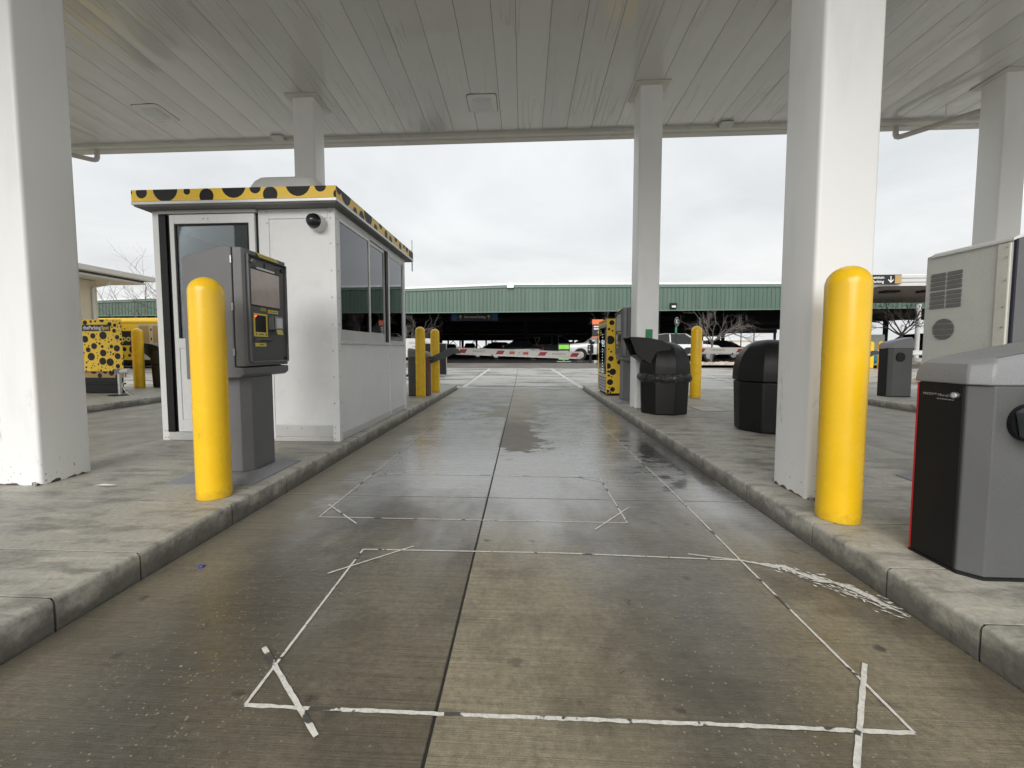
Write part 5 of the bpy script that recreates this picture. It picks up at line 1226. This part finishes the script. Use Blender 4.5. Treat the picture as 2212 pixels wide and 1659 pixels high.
def make_tree(label, loc, h, seed, spread=1.0, trunk=.9, r0=.07, nb=6):
    rr_ = random.Random(seed)
    t = thing('bare_tree', loc, label, 'tree', 'bare young trees')
    tr = MB(); br = MB()
    top = Vector((rr_.uniform(-.1, .1), rr_.uniform(-.1, .1), trunk))
    tr.tube([(0, 0, -.05), (top.x * .4, top.y * .4, trunk * .5), tuple(top)], r0, 8, r0 * .75)
    def grow(p, d, L, r, lev):
        n = 4 if lev < 2 else 3; path = [p]; q = p.copy(); dd = d.copy()
        for k in range(n):
            dd = (dd + Vector((rr_.uniform(-.22, .22), rr_.uniform(-.22, .22), rr_.uniform(-.05, .16)))).normalized(); q = q + dd * (L / n); path.append(q.copy())
        br.tube(path, r, 5 if lev < 2 else 3, r * .45)
        if lev >= 4: return
        for k in range(rr_.randint(3, 4) if lev < 3 else rr_.randint(2, 3)):
            f = rr_.uniform(.3, 1.0); i = min(n - 1, int(f * n)); pp = path[i].lerp(path[i + 1], f * n - i)
            a = rr_.uniform(0, 2 * PI); tilt = rr_.uniform(.45, 1.0)
            side = (dd.cross(Vector((math.cos(a), math.sin(a), .3)))).normalized()
            grow(pp, (dd * math.cos(tilt) + side * math.sin(tilt)).normalized(), L * rr_.uniform(.50, .72), r * .52, lev + 1)
    for k in range(nb):
        a = 2 * PI * k / nb + rr_.uniform(-.3, .3); el = rr_.uniform(.35, .95)
        d = Vector((math.cos(a) * math.cos(el) * spread, math.sin(a) * math.cos(el) * spread, math.sin(el))).normalized()
        grow(top * rr_.uniform(.8, 1.), d, (h - trunk) * rr_.uniform(.5, .72), r0 * .5, 1)
    obj('trunk', tr, 'bark', t, smooth=60); obj('crown', br, 'twig', t, smooth=60)
    return t
make_tree('bare tree with spreading pale twigs behind the yellow bollard on the right island', (9.62, 22.0, .33), 3.5, 2, 1.15, 1.2, .065, 7)
make_tree('bare tree rising behind the spotted vending machine', (5.75, 24.4, .29), 3.7, 5, .9, 1.5, .05, 6)
make_tree('bare tree at the corner of the booth behind the white information board', (-6.75, 23.3, .33), 3.6, 8, 1.1, 1.1, .07, 7)
make_tree('bare tree in front of the small canopy beside the white light pole', (19.05, 22.2, .33), 4.2, 11, 1.0, 1.6, .08, 7)
make_tree('large bare tree beyond the spotted shuttle bus at the left', (-22.4, 24.6, .33), 6.6, 14, .75, 1.6, .075, 9)

# ================================================================== LEFT: shuttle bus and tan building
bus = thing('shuttle_bus', (-19.0, 20.6, gz(20)), 'yellow shuttle bus with black spots and a name panel behind the far left island', 'bus')
b0, b1, bY = -24.0, -15.2, 19.6; zb = gz(19.6)
bd_ = scatter_dots(b1 - b0, 1.55, 110, .05, .22, 31, .04, [(3.4, 4.9, .75, 1.4)])
obj('side_panel', dotted(MB(), b1 - b0, 1.55, bd_, lambda u, v: (b0 + u, bY, zb + .42 + v)), ['yprint', 'dot'], bus, True)
obj('body', MB().box(b0, b1, bY + .005, bY + 2.3, zb + .42, zb + 2.3), 'yprint', bus, True); obj('roof_cove', MB().prism([(bY - .03, zb + 2.24), (bY - .03, zb + 2.34), (bY + .10, zb + 2.5), (bY + 2.2, zb + 2.5), (bY + 2.33, zb + 2.3)], 'x', b0 - .02, b1 + .02), 'yprint', bus, True, bevel=.03)
pl_ = obj('name_panel', MB().box(-20.40, -19.00, bY - .015, bY - .003, zb + 1.15, zb + 1.85), 'signblk', bus, True); text('Spot', .46, 'ylab', pl_, (-19.62, bY - .016, zb + 1.48), (1, 0, 0), (0, 0, 1), bold=.01)
for dx in (-18.95, -18.25): 
    w_ = obj('door_leaf', MB().box(dx, dx + .62, bY - .02, bY - .003, zb + .45, zb + 2.18), 'alum', bus, True); obj('door_glass', MB().box(dx + .06, dx + .56, bY - .026, bY - .021, zb + .75, zb + 2.1), 'gold', w_, True)
for wx in (-17.4, -16.5, -23.6, -22.6, -21.6): w_ = obj('window', MB().box(wx, wx + .8, bY - .014, bY - .003, zb + 1.25, zb + 2.1), 'carglass', bus, True); obj('window_frame', MB().box(wx - .03, wx, bY - .02, bY - .004, zb + 1.22, zb + 2.13).box(wx + .8, wx + .83, bY - .02, bY - .004, zb + 1.22, zb + 2.13), 'black', w_, True)
for wx in (-22.6, -16.4): wh = obj('wheel', MB().tube([(wx, bY - .02, zb + .42), (wx, bY + .3, zb + .42)], .42, 20), 'tyre', bus, True, smooth=40); obj('rim', MB().tube([(wx, bY - .035, zb + .42), (wx, bY - .021, zb + .42)], .25, 16), 'rim', wh, True)
obj('skirt', MB().box(b0 + .3, b1 - .3, bY + .1, bY + 2.2, zb + .22, zb + .418), 'black', bus, True)

tb = thing('tan_office', (-24, 12, 0), 'tan stucco building with wide white eaves and gutter at the left edge', 'building')
obj('wall', MB().box(-34, -17.25, 6.5, 16.1, -.05, 3.86), 'stucco', tb, True)
rf_ = MB().loft([[(-36, 5.2, 3.95), (-16.3, 5.2, 3.95), (-16.3, 17.2, 3.95), (-36, 17.2, 3.95)], [(-36, 5.1, 4.20), (-16.2, 5.1, 4.20), (-16.2, 17.3, 4.20), (-36, 17.3, 4.20)], [(-34, 10.5, 5.4), (-21.5, 10.5, 5.4), (-21.5, 11.7, 5.4), (-34, 11.7, 5.4)]])
obj('roof', rf_, 'shingle', tb, True); obj('eave_soffit', MB().box(-36, -16.25, 5.15, 17.25, 3.88, 3.945), 'eave', tb, True)
obj('gutter', MB().prism([(-16.19, 4.02), (-16.02, 4.04), (-16.00, 4.22), (-16.19, 4.22)], 'y', 5.0, 17.5), 'eave', tb, True); obj('gutter', MB().prism([(17.31, 4.02), (17.48, 4.04), (17.50, 4.22), (17.31, 4.22)], 'x', -36, -16.2), 'eave', tb, True)
obj('downspout', MB().tube([(-16.5, 15.9, 3.9), (-16.5, 15.9, 3.76), (-16.55, 15.9, 3.70), (-17.1, 15.9, 3.62), (-17.2, 15.9, 3.5), (-17.2, 15.9, .1)], .05, 8), 'eave', tb, True)

# ================================================================== RIGHT: small canopy, pole, posts, utility box
c2 = thing('small_canopy', (16.3, 19.5, gz(19)), 'small white-edged canopy with dark soffit and lane sign at the right', 'canopy')
obj('soffit', MB().box(14.25, 22, 17.6, 23.5, 3.52, 3.60), 'bark', c2, True); obj('roof', MB().box(14.2, 22.05, 17.55, 23.55, 3.602, 4.02), 'white', c2, True, bevel=.02)
for k in range(3): obj('fascia_rib', MB().box(14.15, 22.1, 17.50, 17.548, 3.56 + k * .155, 3.685 + k * .155), 'alum', c2, True, bevel=.01)
for k in range(3): obj('fascia_rib', MB().box(14.15, 14.198, 17.55, 23.55, 3.56 + k * .155, 3.685 + k * .155), 'alum', c2, True, bevel=.01)
for lx in (15.1, 16.6): obj('soffit_light', MB().box(lx, lx + .55, 18.4, 18.8, 3.43, 3.517), 'black', c2, True)
obj('post', MB().box(19.6, 19.9, 20.3, 20.6, .15, 3.518), 'white', c2, True)
ls = thing('lane_sign', (14.5, 17.4, 3.5), 'black lane sign with gold end and down arrow on the small canopy', 'sign')
bd = obj('board', MB().box(13.2, 14.80, 17.38, 17.46, 3.62, 3.99), 'signblk', ls, True); obj('gold_end', MB().box(14.55, 14.79, 17.370, 17.378, 3.64, 3.97), 'gold', ls, True)
arrow(bd, 14.40, 17.379, 3.80, .26, 'whiteink', down=True); text('Premium', .15, 'whiteink', bd, (13.88, 17.378, 3.88), (1, 0, 0), (0, 0, 1), bold=.002); text('Parking', .15, 'whiteink', bd, (13.92, 17.378, 3.72), (1, 0, 0), (0, 0, 1), bold=.002)
lp = thing('light_pole', (22.3, 25.0, .30), 'plain white light pole at the far right under the green front', 'pole'); obj('shaft', MB().tube([(0, 0, .02), (0, 0, 3.3)], .11, 14), 'white', lp, smooth=40); obj('base', MB().lathe([(.28, -.05), (.28, .25), (.12, .27)], 18), 'apron', lp)
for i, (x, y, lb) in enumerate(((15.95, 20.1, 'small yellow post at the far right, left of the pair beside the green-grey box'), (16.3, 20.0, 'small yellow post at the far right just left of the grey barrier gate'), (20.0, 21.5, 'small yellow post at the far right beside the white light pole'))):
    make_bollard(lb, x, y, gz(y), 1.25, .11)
ux = thing('utility_box', (16.9, 21.8, gz(21.8)), 'grey-green utility box with a teal drum behind the small yellow posts', 'utility box'); obj('cabinet', MB().box(-.9, .7, -.4, .4, .02, 1.55), 'greenbox', ux, bevel=.02); obj('teal_drum', MB().tube([(-.5, -.62, .35), (.1, -.62, .35)], .2, 14), 'teal', ux, smooth=40)
make_gate('distant grey barrier gate with white arm beyond the far right island', (10.6, 13.6, gz(13.6)), PI, arm_len=5.2, logo=False)

# ================================================================== FAR BACKDROP beyond the structure
tag(obj('hill', MB().loft([[(-260, 190, -1), (300, 190, -1), (300, 260, -1), (-260, 260, -1)], [(-260, 210, 1.0), (300, 205, 2.0), (300, 255, 2.0), (-260, 255, 1.0)]]), 'hill'), kind='structure')
fw = obj('far_warehouse', MB().box(60, 130, 175, 190, .2, 4.5).box(59.5, 130.5, 174.5, 190.5, 4.5, 4.9), 'farwall'); tag(fw, 'long pale low building far behind the covered parking on the right', 'building')
